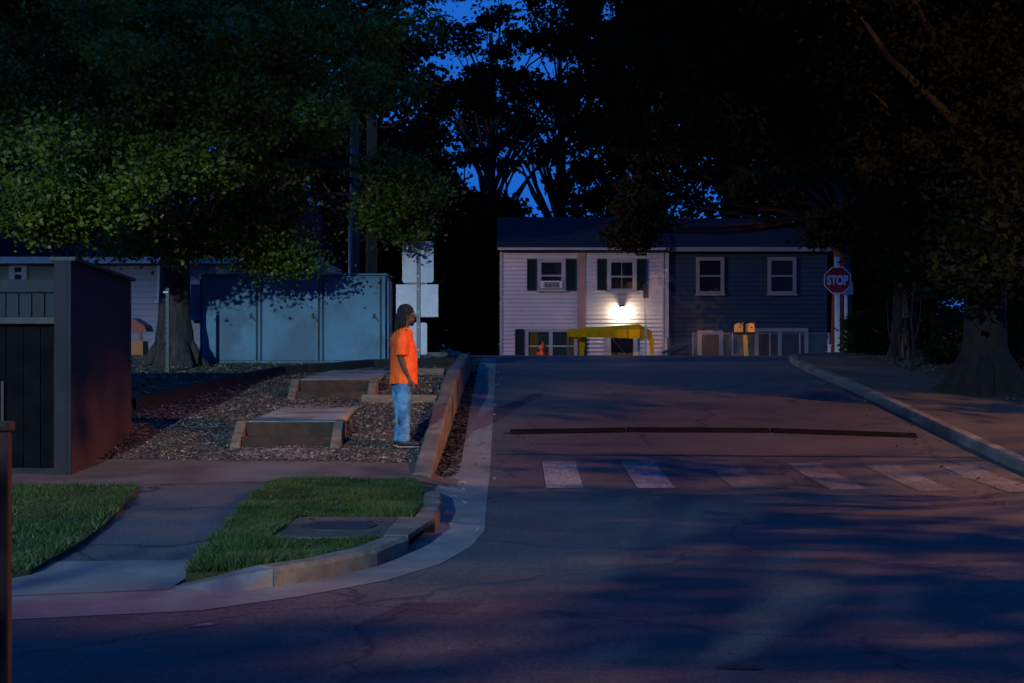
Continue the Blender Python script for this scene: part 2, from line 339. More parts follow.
# apron, driveway, sidewalk
drape('apron', [(-30, 8.1), (-3.4, 8.22), (-2.98, 8.27), (-3.4, 9.0), (-2.25, 9.3), (-2.23, 9.9), (-2.3, 10.6), (-3.45, 10.5), (-6, 10.5), (-30, 10.5)], M['concrete'], .016)
drape('driveway_path', [(-30, 10.5), (-6, 10.5), (-3.45, 10.5), (-2.3, 10.6), (-2.42, 12), (-2.6, 14), (-2.7, 15.75), (-4.2, 15.5), (-30, 15.5)], M['asphalt_old'], .012)
drape('sidewalk', [(-30, 15.5), (-4.2, 15.5), (-2.7, 15.75), (-.62, 15.75), (-.62, 16.55), (-1.0, 16.9), (-2, 17.05), (-4.9, 17.2), (-30, 17.2)], M['side'], .014)
edge = [(-30, 19.9), (-8, 20.0), (-5.5, 20.6), (-4.6, 22.4), (-3.9, 24.2), (-3.1, 25.4), (-2.6, 26.4), (-1.1, 27.0)]
drape('mulch_bed', [(-30, 17.2), (-4.9, 17.2), (-2, 17.05), (-1.07, 16.9)] + [(-1.07, 27)] + edge[::-1][1:], M['mulch'], .006)
drape('planting_strip', [(-.93, 16.6), (-.64, 16.6), (-.64, 18), (-.72, 26), (-.76, 31), (-.93, 31)], M['soil'], .006)
drape('verge', edge + [(-1.07, 27), (-1.07, 31), (-2.6, 33.5), (-12, 34), (-30, 34)], M['dirt'], .006)
up = lambda k: (lambda x, y: H(x, y) + k)
drape('pavement', [(6.33, 6.2)] + [(6.33, 12), (6.33, 18), (6.36, 26), (6.42, 30), (6.66, 33), (7.1, 35.7), (7.85, 37.6), (9.0, 39.1), (9.3, 39.2), (8.6, 36), (8.1, 33), (8.05, 28), (8.1, 18), (8.1, 6.2)], M['pavement'], .125)
drape('woodland_floor', [(8.1, 6.2), (8.1, 18), (8.05, 28), (8.1, 33), (8.6, 36), (9.3, 39.2), (10.5, 39.9), (14, 40.1), (60, 40.2), (60, 6.2)], M['soil'], .125)
# tar seam and worn patch
drape('tar_seam', [(-.2, 18.55), (6.1, 18.3), (6.1, 18.36), (-.2, 18.61)], M['tar'], .013)
drape('tar_patch', [(1.02, 7.02), (1.24, 7.0), (1.23, 7.1), (1.02, 7.11)], M['tar'], .014)
drape('paint_fleck', [(-1.83, 8.05), (-1.7, 8.12), (-1.66, 8.22), (-1.8, 8.16)], M['paint'], .014)

# crosswalk stripes
sx = [.38, 1.38, 2.42, 3.45, 4.38, 5.30]
lab = ['bright worn white crosswalk stripe nearest the left gutter', 'bright white crosswalk stripe second from the left gutter', 'faintest, almost worn away crosswalk stripe between the bright and orange-lit ones',
       'faded crosswalk stripe fourth from the left gutter', 'orange-lit crosswalk stripe second from the right curb', 'orange-lit crosswalk stripe nearest the right curb']
for i, x in enumerate(sx):
    dy = -.12 * max(0, i - 2); y0, y1 = 15.8 + dy, 18.0 + dy; sk = .0 + .02 * i
    o = drape('crosswalk_stripe', [(x + sk, y0), (x + .42 + sk, y0 + .03), (x + .42, y1), (x, y1 - .02)], M[('paint_clear', 'paint_clear', 'paint_faint', 'paint_worn', 'paint_worn', 'paint_worn')[i]], .014)
    tag(o, lab[i], 'crosswalk stripe', 'crosswalk stripes across the road')

# curbs by sweeping a profile
def sweep(path, prof, zf, cap=True):
    mb = MB(); n = len(prof); rows = []; pts = []
    # densify
    for a, b in zip(path[:-1], path[1:]):
        a = Vector(a); b = Vector(b); k = max(1, int((b - a).length / .25))
        for i in range(k): pts.append(a.lerp(b, i / k))
    pts.append(Vector(path[-1])); rnd = random.Random(3)
    for i, p in enumerate(pts):
        d = (pts[min(i + 1, len(pts) - 1)] - pts[max(i - 1, 0)]).normalized(); nn = Vector((d.y, -d.x)); jit = rnd.uniform(-.006, .006)
        for (u, v) in prof:
            q = p + nn * (u + jit); zt = zf(p.x, p.y); mb.v.append((q.x, q.y, (zt[0] if v > 0 else zt[1]) + (v - 1 if v > 0 else v)))
    for i in range(len(pts) - 1):
        for k in range(n):
            k2 = (k + 1) % n; mb.f.append((i * n + k, (i + 1) * n + k, (i + 1) * n + k2, i * n + k2))
    mb.f.append(tuple(range(n))); mb.f.append(tuple(range((len(pts) - 1) * n + n - 1, (len(pts) - 1) * n - 1, -1)))
    return mb
# profile v: >0 -> top (v-1 relative to top), <=0 -> relative to base
def prof(w, r=.03): return [(0, -.12), (0, 1 - r), (r, 1), (w - r, 1), (w, 1 - r), (w, -.12)]
tcb = thing('planter_curb', (-1, 22, Lz(22)), 'long raised stained concrete curb running uphill beside the man', 'curb')
zf = lambda x, y: (Lz(y) + .09 * min(1, max(0, (y - 15.9) / 1.6)) + .02, Rz(y))
sweep([(-1.14, 16.2), (-1.13, 18), (-1.1, 26), (-1.1, 29.6), (-1.2, 30.4), (-1.6, 31.0), (-2.6, 31.1)], prof(.22), zf).build('curb_side', M['curb'], tcb)
# front corner curb around the lawn
corner = [(-2.05, 9.45), (-1.57, 9.4), (-1.3, 9.72), (-.98, 10.3), (-.77, 11.1), (-.66, 12.1), (-.64, 13.2), (-.72, 14.6), (-.95, 15.6)]
tc = thing('corner_curb', (-.9, 11, 0), 'low curved stained curb wrapped round the front lawn corner', 'curb')
cz1 = lambda x, y: (.14 + Rz(y), -.02)
sweep([(-1.57, 9.42), (-1.3, 9.72), (-.98, 10.3), (-.80, 11.0)][::-1], prof(.2)[::1], cz1).build('curb_front', M['curb'], tc)
sweep([(-.66, 12.15), (-.64, 13.2), (-.72, 14.6), (-.95, 15.6)][::-1], [(-u, v) for u, v in prof(.2)][::1] and prof(.2), lambda x, y: (Rz(y) + .14 - .09 * max(0, (y - 14.3) / 1.3), -.02)).build('curb_back', M['curb'], tc)
# flare wedge
MB().add([(-1.58, 9.42, .13), (-1.70, 9.62, .13), (-2.22, 9.35, .02), (-2.2, 9.55, .02), (-1.58, 9.42, -.05), (-1.7, 9.62, -.05), (-2.22, 9.35, -.05), (-2.2, 9.55, -.05), (-1.78, 9.22, .0), (-1.78, 9.22, -.05)],
         [(0, 1, 3, 2), (0, 2, 8), (1, 5, 7, 3), (0, 4, 5, 1), (8, 9, 4, 0), (2, 6, 9, 8), (2, 3, 7, 6), (4, 9, 6, 7, 5)]).build('flare', M['concrete'], tc)
# right curb
rc = thing('roadside_curb', (6.2, 20, Rz(20)), 'long pale worn curb along the right side of the road', 'curb')
rp = [(9.5, 6.4), (7.4, 7.6), (6.4, 9.5), (6.15, 12), (6.15, 18), (6.2, 26), (6.25, 30), (6.5, 33), (6.95, 35.8), (7.7, 37.8), (8.9, 39.3), (10.5, 40.1), (14, 40.3)]
seg = sweep(rp, prof(.2), lambda x, y: (Rz(y) + .14, Rz(y)))
seg.build('kerbstone', M['concrete_dark'], rc)
# storm drain
sd = thing('storm_drain', (-1.3, 11.6, .1), 'flat concrete storm drain slab set in the lawn with a dark curb opening', 'storm drain')
MB().box(-1.86, -.98, 11.05, 12.35, .02, .125).build('slab', M['soil_slab'], sd, bev=.01)
MB().poly([(-.805, 11.0, .10), (-.66, 12.15, .10), (-.97, 12.2, .10), (-1.0, 11.02, .10)], (0, 0, .045)).build('throat_lid', M['curb'], sd, bev=.012)
MB().poly([(-.85, 11.0, -.02), (-.75, 12.15, -.02), (-.96, 12.18, -.02), (-.98, 11.03, -.02)], (0, 0, .115)).build('throat', M['recess_black'], sd)  # solid black block in place of the shaded opening
mh = MB(); mh.rings([(-1.42, 11.7, .12, .3, .3), (-1.42, 11.7, .135, .3, .3), (-1.42, 11.7, .138, .27, .27)], 28); mh.build('manhole_cover', M['metal_dark'], sd)

# lawns
lawnA = [(-2.45, 15.2), (-1.12, 15.15), (-.94, 14.6), (-.84, 13.2), (-.86, 12.2), (-.98, 11.1), (-1.17, 10.4), (-1.45, 9.85), (-1.72, 9.62), (-2.18, 9.5), (-2.23, 9.9), (-2.3, 10.8), (-2.42, 12), (-2.52, 14)]
lawnB = [(-30, 15.3), (-4.0, 15.2), (-3.85, 14.4), (-3.6, 12.8), (-3.42, 11.2), (-3.35, 9.9), (-3.5, 9.6), (-30, 9.5)]
la = lambda x, y: H(x, y)
drape('lawn_soil', lawnA, M['lawnbase'], .09, skirt=.15); drape('lawn_soil_far', lawnB, M['lawnbase'], .05, skirt=.1)
def inpoly(x, y, P_):
    c = False; j = len(P_) - 1
    for i in range(len(P_)):
        xi, yi = P_[i]; xj, yj = P_[j]
        if (yi > y) != (yj > y) and x < (xj - xi) * (y - yi) / (yj - yi) + xi: c = not c
        j = i
    return c
def grass(name, poly, n, off, hmin, hmax, bounds, seed, label, skip=None, dens=None):
    rnd = random.Random(seed); mb = MB(); k = 0; x0, x1, y0, y1 = bounds
    while k < n:
        x, y = rnd.uniform(x0, x1), rnd.uniform(y0, y1)
        if not inpoly(x, y, poly) or (skip and skip(x, y)): continue
        k += 1; z = H(x, y) + off; h = rnd.uniform(hmin, hmax) * (.8 + .45 * math.sin(x * 5 + 1.3 * math.sin(y * 4)) * math.sin(y * 3.1)); a = rnd.uniform(0, 6.28); w = .0035 + .003 * rnd.random()
        lx, ly = rnd.gauss(0, .028), rnd.gauss(0, .028); ca, sa = math.cos(a) * w, math.sin(a) * w
        mb.add([(x - ca, y - sa, z), (x + ca, y + sa, z), (x + lx * .5 + ca * .7, y + ly * .5 + sa * .7, z + h * .6), (x + lx * .5 - ca * .7, y + ly * .5 - sa * .7, z + h * .6), (x + lx * 1.3, y + ly * 1.3, z + h)],
               [(0, 1, 2, 3), (3, 2, 4)])
    return tag(mb.build(name, M['grass'], fix=False), label, 'grass', kind='stuff')
skipA = lambda x, y: -1.88 < x < -.6 and 11.0 < y < 12.38
grass('lawn_grass', lawnA, 52000, .085, .05, .10, (-2.7, -.8, 9.4, 15.8), 1, 'bright green clipped grass round the storm drain on the corner', skipA)
grass('lawn_grass', lawnB, 34000, .045, .04, .08, (-7.5, -3.3, 9.4, 15.4), 2, 'dim green grass in front of the brick enclosure')
# mulch chips / litter
def litter(name, poly, n, bounds, seed, m, label, cat, smin, smax, off):
    rnd = random.Random(seed); mb = MB(); k = 0; x0, x1, y0, y1 = bounds
    while k < n:
        x, y = rnd.uniform(x0, x1), rnd.uniform(y0, y1)
        if not inpoly(x, y, poly): continue
        k += 1; z = H(x, y) + off + rnd.uniform(0, .02); a = rnd.uniform(0, 6.28); l = rnd.uniform(smin, smax); w = l * rnd.uniform(.25, .6); t1, t2 = rnd.gauss(0, .3), rnd.gauss(0, .35)
        c, s = math.cos(a), math.sin(a); pts = []
        for (u, v) in ((-l, -w), (l, -w), (l, w), (-l, w)): pts.append((x + u * c - v * s, y + u * s + v * c, z + u * t1 + v * t2))
        mb.add(pts, [(0, 1, 2, 3)])
    return tag(mb.build(name, m, fix=False), label, cat, kind='stuff')
mulchP = [(-9, 17.3), (-4.9, 17.25), (-2, 17.1), (-1.12, 16.95), (-1.12, 26.9)] + edge[::-1][1:-1]
M['chip'] = mat('wood_chip', (.32, .25, .18), (.10, .075, .055), 3, .9); M['chip2'] = mat('dark_chip', (.07, .062, .055), (.035, .03, .028), 3, .9)
litter('wood_chips', mulchP, 30000, (-6, -1.1, 17, 27), 4, M['chip'], 'pale wood chips scattered over the planting bed', 'wood chips', .006, .024, .012)
litter('bark_mulch', mulchP, 26000, (-6, -1.1, 17, 27), 5, M['chip2'], 'dark bark mulch around the timber steps', 'mulch', .008, .026, .012)
litter('fallen_leaves', [(-.93, 16.7), (-.66, 16.7), (-.74, 30), (-.93, 30)], 2500, (-1, -.6, 16.6, 30), 6, M['chip2'], 'dead leaves lying between the raised curb and gutter', 'fallen leaves', .015, .04, .015)
litter('leaf_litter', [(8.2, 12), (8.2, 34), (12, 34), (12, 12)], 9000, (8.1, 12, 12, 34), 7, M['chip2'], 'dark leaf litter under the trees right of the road', 'leaf litter', .02, .05, .13)
litter('road_leaves', [(-.6, 12), (-.1, 12), (-.2, 30), (-.7, 30)], 160, (-.8, 0, 12, 30), 17, M['chip'], 'scattered dead leaves in the concrete gutter', 'fallen leaves', .012, .03, .016)
litter('road_leaves', [(4.6, 9), (6.1, 9), (6.1, 34), (5.0, 34)], 260, (4.6, 6.1, 9, 34), 18, M['chip2'], 'scattered dead leaves along the right side of the road', 'fallen leaves', .012, .035, .014)
litter('lawn_leaves', lawnA, 90, (-2.6, -.8, 9.4, 15.7), 19, M['chip2'], 'dead leaves dropped on the corner lawn', 'fallen leaves', .012, .03, .15)
vergeP = edge[2:] + [(-1.1, 30.8), (-2.6, 33), (-10, 33), (-10, 20.2)]
litter('verge_litter', vergeP, 9000, (-9, -1.1, 20, 33), 8, M['chip'], 'dry leaf litter on the verge below the metal cabinets', 'leaf litter', .012, .04, .012)
grass('verge_grass', vergeP, 9000, .004, .03, .08, (-9, -1.1, 20, 33), 9, 'thin grass growing on the verge round the old tree')

# ------------------------------------------------------------------ steps and timbers
def steps(x0, x1, y0, zb, label, side_h):
    t = thing('timber_steps', ((x0 + x1) / 2, y0, zb), label, 'steps', 'timber steps up the bank')
    for k in range(2):
        yy = y0 + .3 * k; z0 = zb + .165 * k
        MB().box(x0 + .12, x1 - .12, yy, yy + .1, z0 - .1, z0 + .165).build('riser', M['timber_red'], t, bev=.008)
        if k == 0: MB().box(x0 + .12, x1 - .12, yy + .1, yy + .3, z0, z0 + .15).build('tread', M['concrete'], t)
    for (xa, xb) in ((x0, x0 + .12), (x1 - .12, x1)):
        MB().poly([(xa, y0 - .12, zb - .1), (xa, y0 - .12, zb + .08), (xa, y0 + .33, zb + .345), (xa, y0 + .6, zb + .35), (xa, y0 + .6, zb - .1)], (xb - xa, 0, 0)).build('side_beam', M['timber'], t, bev=.01)
    return t
steps(-3.55, -2.17, 18.0, .30, 'lower timber-framed steps with two brown risers nearest the sidewalk', .3)
steps(-3.40, -2.08, 21.6, .76, 'upper timber-framed steps in front of the metal cabinets', .3)
def slab(name, x0, x1, xa, xb, y0, y1, z0, z1, label):
    mb = MB().add([(x0, y0, z0), (x1, y0, z0), (xb, y1, z1), (xa, y1, z1), (x0, y0, z0 - .12), (x1, y0, z0 - .12), (xb, y1, z1 - .3), (xa, y1, z1 - .3)],
             [(0, 1, 2, 3), (4, 7, 6, 5), (0, 4, 5, 1), (1, 5, 6, 2), (2, 6, 7, 3), (3, 7, 4, 0)])
    return tag(mb.build(name, M['slab'], bev=.006), label, 'slab', 'concrete landings of the stepped path')
slab('path_slab', -3.45, -2.3, -3.4, -2.25, 17.12, 17.98, .215, .325, 'pale landing slab between sidewalk and lower steps')
slab('path_slab', -3.43, -2.29, -3.28, -2.2, 18.42, 21.58, .635, .765, 'long pale landing slab between the two timber steps')
slab('path_slab', -3.28, -2.2, -3.2, -2.1, 22.02, 25.2, 1.095, 1.19, 'far landing slab above the upper steps')
def log(pts, w, h, label, off=.05, m='timber'):
    mb = MB()
    P3 = [Vector((x, y, H(x, y) + off)) for x, y in pts]
    for a, b in zip(P3[:-1], P3[1:]): mb.beam(a, b, w, h)
    t = tag(mb.build('edging_timber', M[m], bev=.012), label, 'timber', 'landscape timbers in the planting bed'); return t
log([(-2.25, 21.3), (-.98 - .15, 21.25)], .14, .14, 'grey landscape timber lying between lower landing and raised curb', .06)
log([(-2.05, 24.3), (-1.15, 24.2)], .14, .14, 'short timber behind the man above the upper steps', .06)
log([(x, y) for x, y in edge[1:]], .16, .22, 'long dark timber edging winding below the cabinets', .06, 'timber_dark')

# ------------------------------------------------------------------ brick enclosure
EX, E0, E1 = -5.02, 16.2, 18.75
be = thing('brick_enclosure_wall', (EX, 17.4, Lz(17.4)), 'tall dark red brick side wall of the bin enclosure', 'wall')
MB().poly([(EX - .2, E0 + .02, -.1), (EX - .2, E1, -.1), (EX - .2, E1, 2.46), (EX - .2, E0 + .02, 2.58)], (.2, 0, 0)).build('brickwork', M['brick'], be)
MB().poly([(EX - .24, E0 - .02, 2.585), (EX - .24, E1 + .05, 2.465), (EX - .24, E1 + .05, 2.505), (EX - .24, E0 - .02, 2.625)], (.29, 0, 0)).build('coping', M['metal_dark'], be)
MB().box(EX - .19, EX - .045, E0 - .02, E0 + .018, -.05, 2.583).build('corner_board', M['brickend'], be)
MB().box(EX - .04, EX + .004, E0 - .025, E0 + .018, -.05, 2.583).build('corner_strip', M['brickend'], be)
bg = thing('enclosure_gate', (-7.2, 16.6, .15), 'grey plank header over boards blackened as the dark enclosure opening beside the brick wall', 'gate')
gx1 = EX - .21
MB().box(-10.5, gx1, 16.42, 16.5, 2.23, 2.38).build('top_rail', M['gate'], bg, bev=.008)
k = -10.5; mb = MB()
while k < gx1 - .1:
    mb.box(k, min(k + .135, gx1), 16.46, 16.50, 1.95, 2.22); k += .15
mb.build('header_planks', M['gate'], bg)
MB().box(-10.5, gx1, 16.43, 16.51, 1.87, 1.945).build('lower_rail', M['metal_dark'], bg)
mb = MB(); k = -10.5
while k < gx1 - .1:
    mb.box(k, min(k + .19, gx1), 16.6, 16.63, .2, 1.87); k += .2
mb.build('gate_boards', M['recess_black'], bg)  # blackened boards stand in for the dark opening below the header
MB().box(-5.95, -5.92, 16.56, 16.6, .35, 1.2).build('drop_bolt', M['metal_dark'], bg)
MB().box(-10.5, gx1, 16.66, 16.7, .0, 2.35).build('backing', M['recess_black'], bg)
ew = thing('brick_enclosure_wall', (-8, 18.8, .4), 'back brick wall of the bin enclosure behind the gate', 'wall')
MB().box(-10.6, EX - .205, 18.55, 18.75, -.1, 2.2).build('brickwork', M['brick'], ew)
# near post left
npst = thing('gate_post', (-1.95, 5.0, 0), 'brown red square post standing close at the left picture edge', 'post')
MB().box(-2.1, -1.72, 4.855, 4.9, 0, 1.31).build('shaft', M['brownpost'], npst, bev=.01)
MB().box(-2.12, -1.712, 4.845, 4.91, 1.312, 1.345).build('cap', M['brownpost'], npst, bev=.008)

# ------------------------------------------------------------------ cabinets
CD = 28.0; cz0 = 1.26; cx0, cx1 = X(199.5, CD), X(385, CD); ct = Z(274, CD); cb = Z(363, CD)
cab = thing('utility_cabinet', ((cx0 + cx1) / 2, CD + .5, cz0), 'wide blue grey metal cabinet with three doors on a concrete pad', 'cabinet')
MB().box(cx0 - .5, cx1 + .15, CD - .15, CD + 1.5, cb - .25, cb - .003).build('pad', M['concrete_dark'], cab, bev=.01)
MB().box(cx0, cx1, CD + .04, CD + 1.15, cb, ct - .03).build('body', M['cabinet'], cab)
MB().box(cx0 - .04, cx1 + .05, CD - .03, CD + 1.2, ct - .028, ct + .012).build('top', M['cabinet'], cab, bev=.01)
for (a, b, hx) in ((202, 256, 251), (262, 318, 313), (324, 380, 374)):
    xa, xb = X(a, CD), X(b, CD)
    d = MB().box(xa, xb, CD + .005, CD + .036, cb + .05, ct - .06).build('door', M['cabinet'], cab, bev=.006)
    MB().box(xa - .025, xa - .008, CD + .02, CD + .039, cb + .04, ct - .05).build('hinge_side', M['cab_line'], d)
    MB().box(xb + .008, xb + .03, CD + .02, CD + .039, cb + .04, ct - .05).build('door_gap', M['cab_line'], d)
    h = MB(); hz = Z(316, CD); h.box(X(hx, CD) - .025, X(hx, CD) + .025, CD - .01, CD + .004, hz - .05, hz + .05)
    h.beam((X(hx, CD), CD - .03, hz + .02), (X(hx, CD) + .09, CD - .03, hz - .1), .02, .02); h.build('handle', M['metal_dark'], d)
MB().box(cx0, cx1, CD + .01, CD + .038, cb, cb + .035).build('bottom_rail', M['cabinet'], cab)
for px in (259.2, 321.2): MB().box(X(px, CD) - .02, X(px, CD) + .02, CD + .0, CD + .036, cb + .037, ct - .03).build('mullion', M['cabinet'], cab)
MB().box(X(189.5, CD), cx0 - .005, CD + .1, CD + .5, Z(320, CD), Z(284, CD)).build('side_box', M['cabinet'], cab, bev=.01)
MB().box(X(192, CD), cx0 - .005, CD + .15, CD + .4, Z(323, CD), Z(320.2, CD)).build('side_box_base', M['metal_dark'], cab)
MB().box(cx1 + .003, cx1 + .06, CD + .2, CD + 1.0, cb, ct - .1).build('side_panel', M['cabinet'], cab, bev=.01)

# poles
up1 = thing('utility_pole', (X(371.5, 32), 32, 1.35), 'wooden utility pole coloured as if sodium-lit behind the cabinets', 'pole')
MB().tube([(X(371.5, 32), 32, 1.2), (X(372, 32), 32, 9.5)], [.14, .10], 12).build('shaft', M['pole'], up1, smooth=True)
MB().beam((X(371.5, 32) - .9, 31.87, 8.9), (X(371.5, 32) + .9, 31.87, 8.9), .09, .12).build('crossarm', M['pole'], up1)
up2 = thing('utility_pole', (X(355, 33), 33, 1.35), 'grey wooden pole left of the orange-tinted one', 'pole')
MB().tube([(X(354.5, 33), 33, 1.2), (X(354.5, 33), 33, 8.5)], [.12, .10], 12).build('shaft', M['pole_grey'], up2, smooth=True)
MB().tube([(X(349.8, 32.8), 32.8, 1.2), (X(349.8, 32.8), 32.8, Z(226, 32.8))], .03, 8).build('conduit', M['metal'], up2, smooth=True)

# dark metal post before tree
bp = thing('perforated_post', (X(168, 25), 25, H(-6, 25)), 'thin dark perforated metal post in front of the old tree trunk', 'post')
MB().box(X(166, 25), X(169.5, 25), 24.97, 25.03, 1.0, Z(288, 25)).build('channel', M['perf_dark'], bp)
mb = MB()
MB().box(X(164, 25), X(168.5, 25), 24.95, 24.968, Z(293, 25), Z(291.5, 25)).build('clip', M['white'], bp)

# sign backs
def rrect(x0, x1, z0, z1, r, y, n=5):
    pts = []
    for (cx, cz, a0) in ((x1 - r, z1 - r, 0), (x0 + r, z1 - r, 90), (x0 + r, z0 + r, 180), (x1 - r, z0 + r, 270)):
        for k in range(n + 1):
            a = R(a0 + 90 * k / n); pts.append((cx + r * math.cos(a), y, cz + r * math.sin(a)))
    return pts
SD = 27.0; pxs = 418.4
sg = thing('road_sign', (X(pxs, SD), SD, Lz(27)), 'three blank grey sign backs stacked on one perforated post', 'road sign')
MB().box(X(416.6, SD), X(420.2, SD), SD - .035, SD, 1.1, Z(242.5, SD)).build('post', M['perf'], sg)
for (a, b, c, d_, r) in ((402.2, 433.6, 240.8, 282.6, .05), (396, 438.2, 284.4, 317, .008), (404, 427, 322.6, 354.5, .04)):
    p = MB().poly(rrect(X(a, SD), X(b, SD), Z(d_, SD), Z(c, SD), r, SD + .004), (0, .006, 0)).build('sign_plate', M['signback'], sg)
    for q in (.15, .85): zc = Z(c, SD) + (Z(d_, SD) - Z(c, SD)) * q; MB().tube([(X(418.4, SD), SD - .05, zc), (X(418.4, SD), SD - .036, zc)], .012, 8).build('bolt', M['metal'], p)
MB().box(X(404, SD), X(427, SD), SD - .006, SD + .002, Z(284.2, SD), Z(282.8, SD)).build('bracket', M['pole'], sg)

# ------------------------------------------------------------------ text
def text(s, size, loc, m, name, parent, bold=.0, width=None, ext=.003):
    cu = bpy.data.curves.new('t', 'FONT'); cu.body = s; cu.size = size; cu.align_x = 'CENTER'; cu.align_y = 'CENTER'; cu.extrude = ext; cu.offset = bold
    o = bpy.data.objects.new('t', cu); COL.objects.link(o); bpy.context.view_layer.update()
    me = bpy.data.meshes.new_from_object(o.evaluated_get(bpy.context.evaluated_depsgraph_get())); bpy.data.objects.remove(o)
    vs = [v.co.copy() for v in me.vertices]; x0, x1 = min(v.x for v in vs), max(v.x for v in vs); y0, y1 = min(v.y for v in vs), max(v.y for v in vs); k = (width / (x1 - x0)) if width else 1
    off = wloc(parent)
    for v in me.vertices:
        c = v.co.copy(); v.co = (loc[0] + (c.x - (x0 + x1) / 2) * k - off.x, loc[1] - c.z - off.y, loc[2] + (c.y - (y0 + y1) / 2) - off.z)
    me.materials.clear(); me.materials.append(m); me.name = name
    t = bpy.data.objects.new(name, me); COL.objects.link(t); t.parent = parent; return t

# stop sign
TD = 39.5; sxx, szz = X(837.5, TD), Z(280.2, TD)
st = thing('stop_sign', (sxx, TD, 1.4), 'red octagonal stop sign with white letters on a white post', 'stop sign')
def octa(r, y): return [(sxx + r * math.cos(R(22.5 + 45 * k)), y, szz + r * math.sin(R(22.5 + 45 * k))) for k in range(8)]
MB().box(sxx - .06, sxx + .06, TD + .005, TD + .06, 1.2, Z(256.7, TD)).build('post', M['signwhite'], st)
pl = MB().poly(octa(.405, TD - .012), (0, .01, 0)).build('border', M['signwhite'], st)
pf = MB().poly(octa(.375, TD - .018), (0, .005, 0)).build('face', M['red'], st)
text('STOP', .36, (sxx, TD - .022, szz), M['signwhite'], 'lettering', pf, .012, .58)
s2 = thing('parking_sign', (X(846, 40), 40.2, 1.4), 'small pale sign on thin white post behind the stop sign', 'sign')
MB().box(X(844.8, 40.2), X(847.4, 40.2), 40.2, 40.24, 1.2, Z(282, 40.2)).build('post', M['white'], s2)
MB().poly(rrect(X(844, 40.2), X(853, 40.2), Z(294.5, 40.2), Z(281.5, 40.2), .03, 40.18), (0, .008, 0)).build('sign_plate', M['signback'], s2)
# narrow pole sign before house
ps = thing('pole_sign', (X(645.5, 43), 43, 1.33), 'thin tall signpost with a narrow dark plate before the white house', 'sign')
MB().box(X(644.6, 43), X(646.7, 43), 43, 43.05, 1.2, Z(285, 43)).build('post', M['metal'], ps)
MB().poly(rrect(X(643, 43), X(648.6, 43), Z(298, 43), Z(284, 43), .02, 42.985), (0, .01, 0)).build('sign_plate', M['postmetal'], ps)

# ------------------------------------------------------------------ houses
HD = 53.0
def siding(x0, x1, z0, z1, y, m, parent, name='wall', step=.15, depth=5.5):
    mb = MB(); z = z0
    while z < z1 - .01:
        zt = min(z + step, z1); mb.add([(x0, y - .035, z), (x1, y - .035, z), (x1, y - .002, zt), (x0, y - .002, zt), (x0, y, z), (x1, y, z)], [(0, 1, 2, 3), (0, 4, 5, 1)]); z = zt
    mb.box(x0, x1, y, y + depth, z0, z1)
    return mb.build(name, m, parent, fix=False)
def window(px0, px1, py0, py1, D, parent, glass, fw=.11, mull=None, rails=(.5,), trim='trim', grid=None, lab=None):
    x0, x1, z1, z0 = X(px0, D), X(px1, D), Z(py0, D), Z(py1, D); y = D - .03
    mb = MB(); mb.box(x0, x1, y - .05, y + .02, z1 - fw, z1).box(x0, x1, y - .05, y + .02, z0, z0 + fw).box(x0, x0 + fw, y - .05, y + .02, z0 + fw, z1 - fw).box(x1 - fw, x1, y - .05, y + .02, z0 + fw, z1 - fw)
    mb.box(x0 - .04, x1 + .04, y - .09, y - .052, z0 - .03, z0 + .03)
    f = mb.build('window', M[trim], parent)
    if lab: f['label'] = lab
    MB().box(x0 + fw, x1 - fw, y - .012, y + .012, z0 + fw, z1 - fw).build('pane', M[glass], f)
    mb = MB()
    for r_ in rails: zc = z0 + (z1 - z0) * r_; mb.box(x0 + fw, x1 - fw, y - .04, y - .014, zc - .03, zc + .03)
    for mm in (mull or []): xc = X(mm, D); mb.box(xc - .07, xc + .07, y - .045, y - .015, z0 + fw, z1 - fw)
    for g in (grid or []): xc = x0 + (x1 - x0) * g; mb.box(xc - .01, xc + .01, y - .03, y - .014, z0 + fw, z1 - fw)
    mb.build('sash', M[trim], f); return f
def shutter(px0, px1, py0, py1, D, parent):
    x0, x1, z1, z0 = X(px0, D), X(px1, D), Z(py0, D), Z(py1, D); mb = MB(); y = D - .06
    mb.box(x0, x0 + .05, y - .02, y + .03, z0, z1).box(x1 - .05, x1, y - .02, y + .03, z0, z1).box(x0 + .05, x1 - .05, y - .02, y + .03, z0, z0 + .07).box(x0 + .05, x1 - .05, y - .02, y + .03, z1 - .07, z1)
    z = z0 + .07
    while z < z1 - .1: mb.add([(x0 + .05, y - .01, z), (x1 - .05, y - .01, z), (x1 - .05, y + .012, z + .045), (x0 + .05, y + .012, z + .045)], [(0, 1, 2, 3)]); z += .05
    mb.box(x0 + .05, x1 - .05, y + .015, y + .028, z0 + .07, z1 - .07)
    return mb.build('shutter', M['shutter'], parent)
def roof(x0, x1, y0, y1, ze, zr, m, parent, over=.35):
    ym = (y0 + y1) / 2; t = .12; o = over; sl = (zr - ze) / (ym - y0 + o)
    mb = MB()
    mb.poly([(x0 - .15, y0 - o, ze), (x0 - .15, ym, zr), (x0 - .15, y1 + o, ze), (x0 - .15, y1 + o, ze + t), (x0 - .15, ym, zr + t), (x0 - .15, y0 - o, ze + t)], (x1 - x0 + .3, 0, 0))
    return mb.build('roof', m, parent)
zE = Z(249, HD)
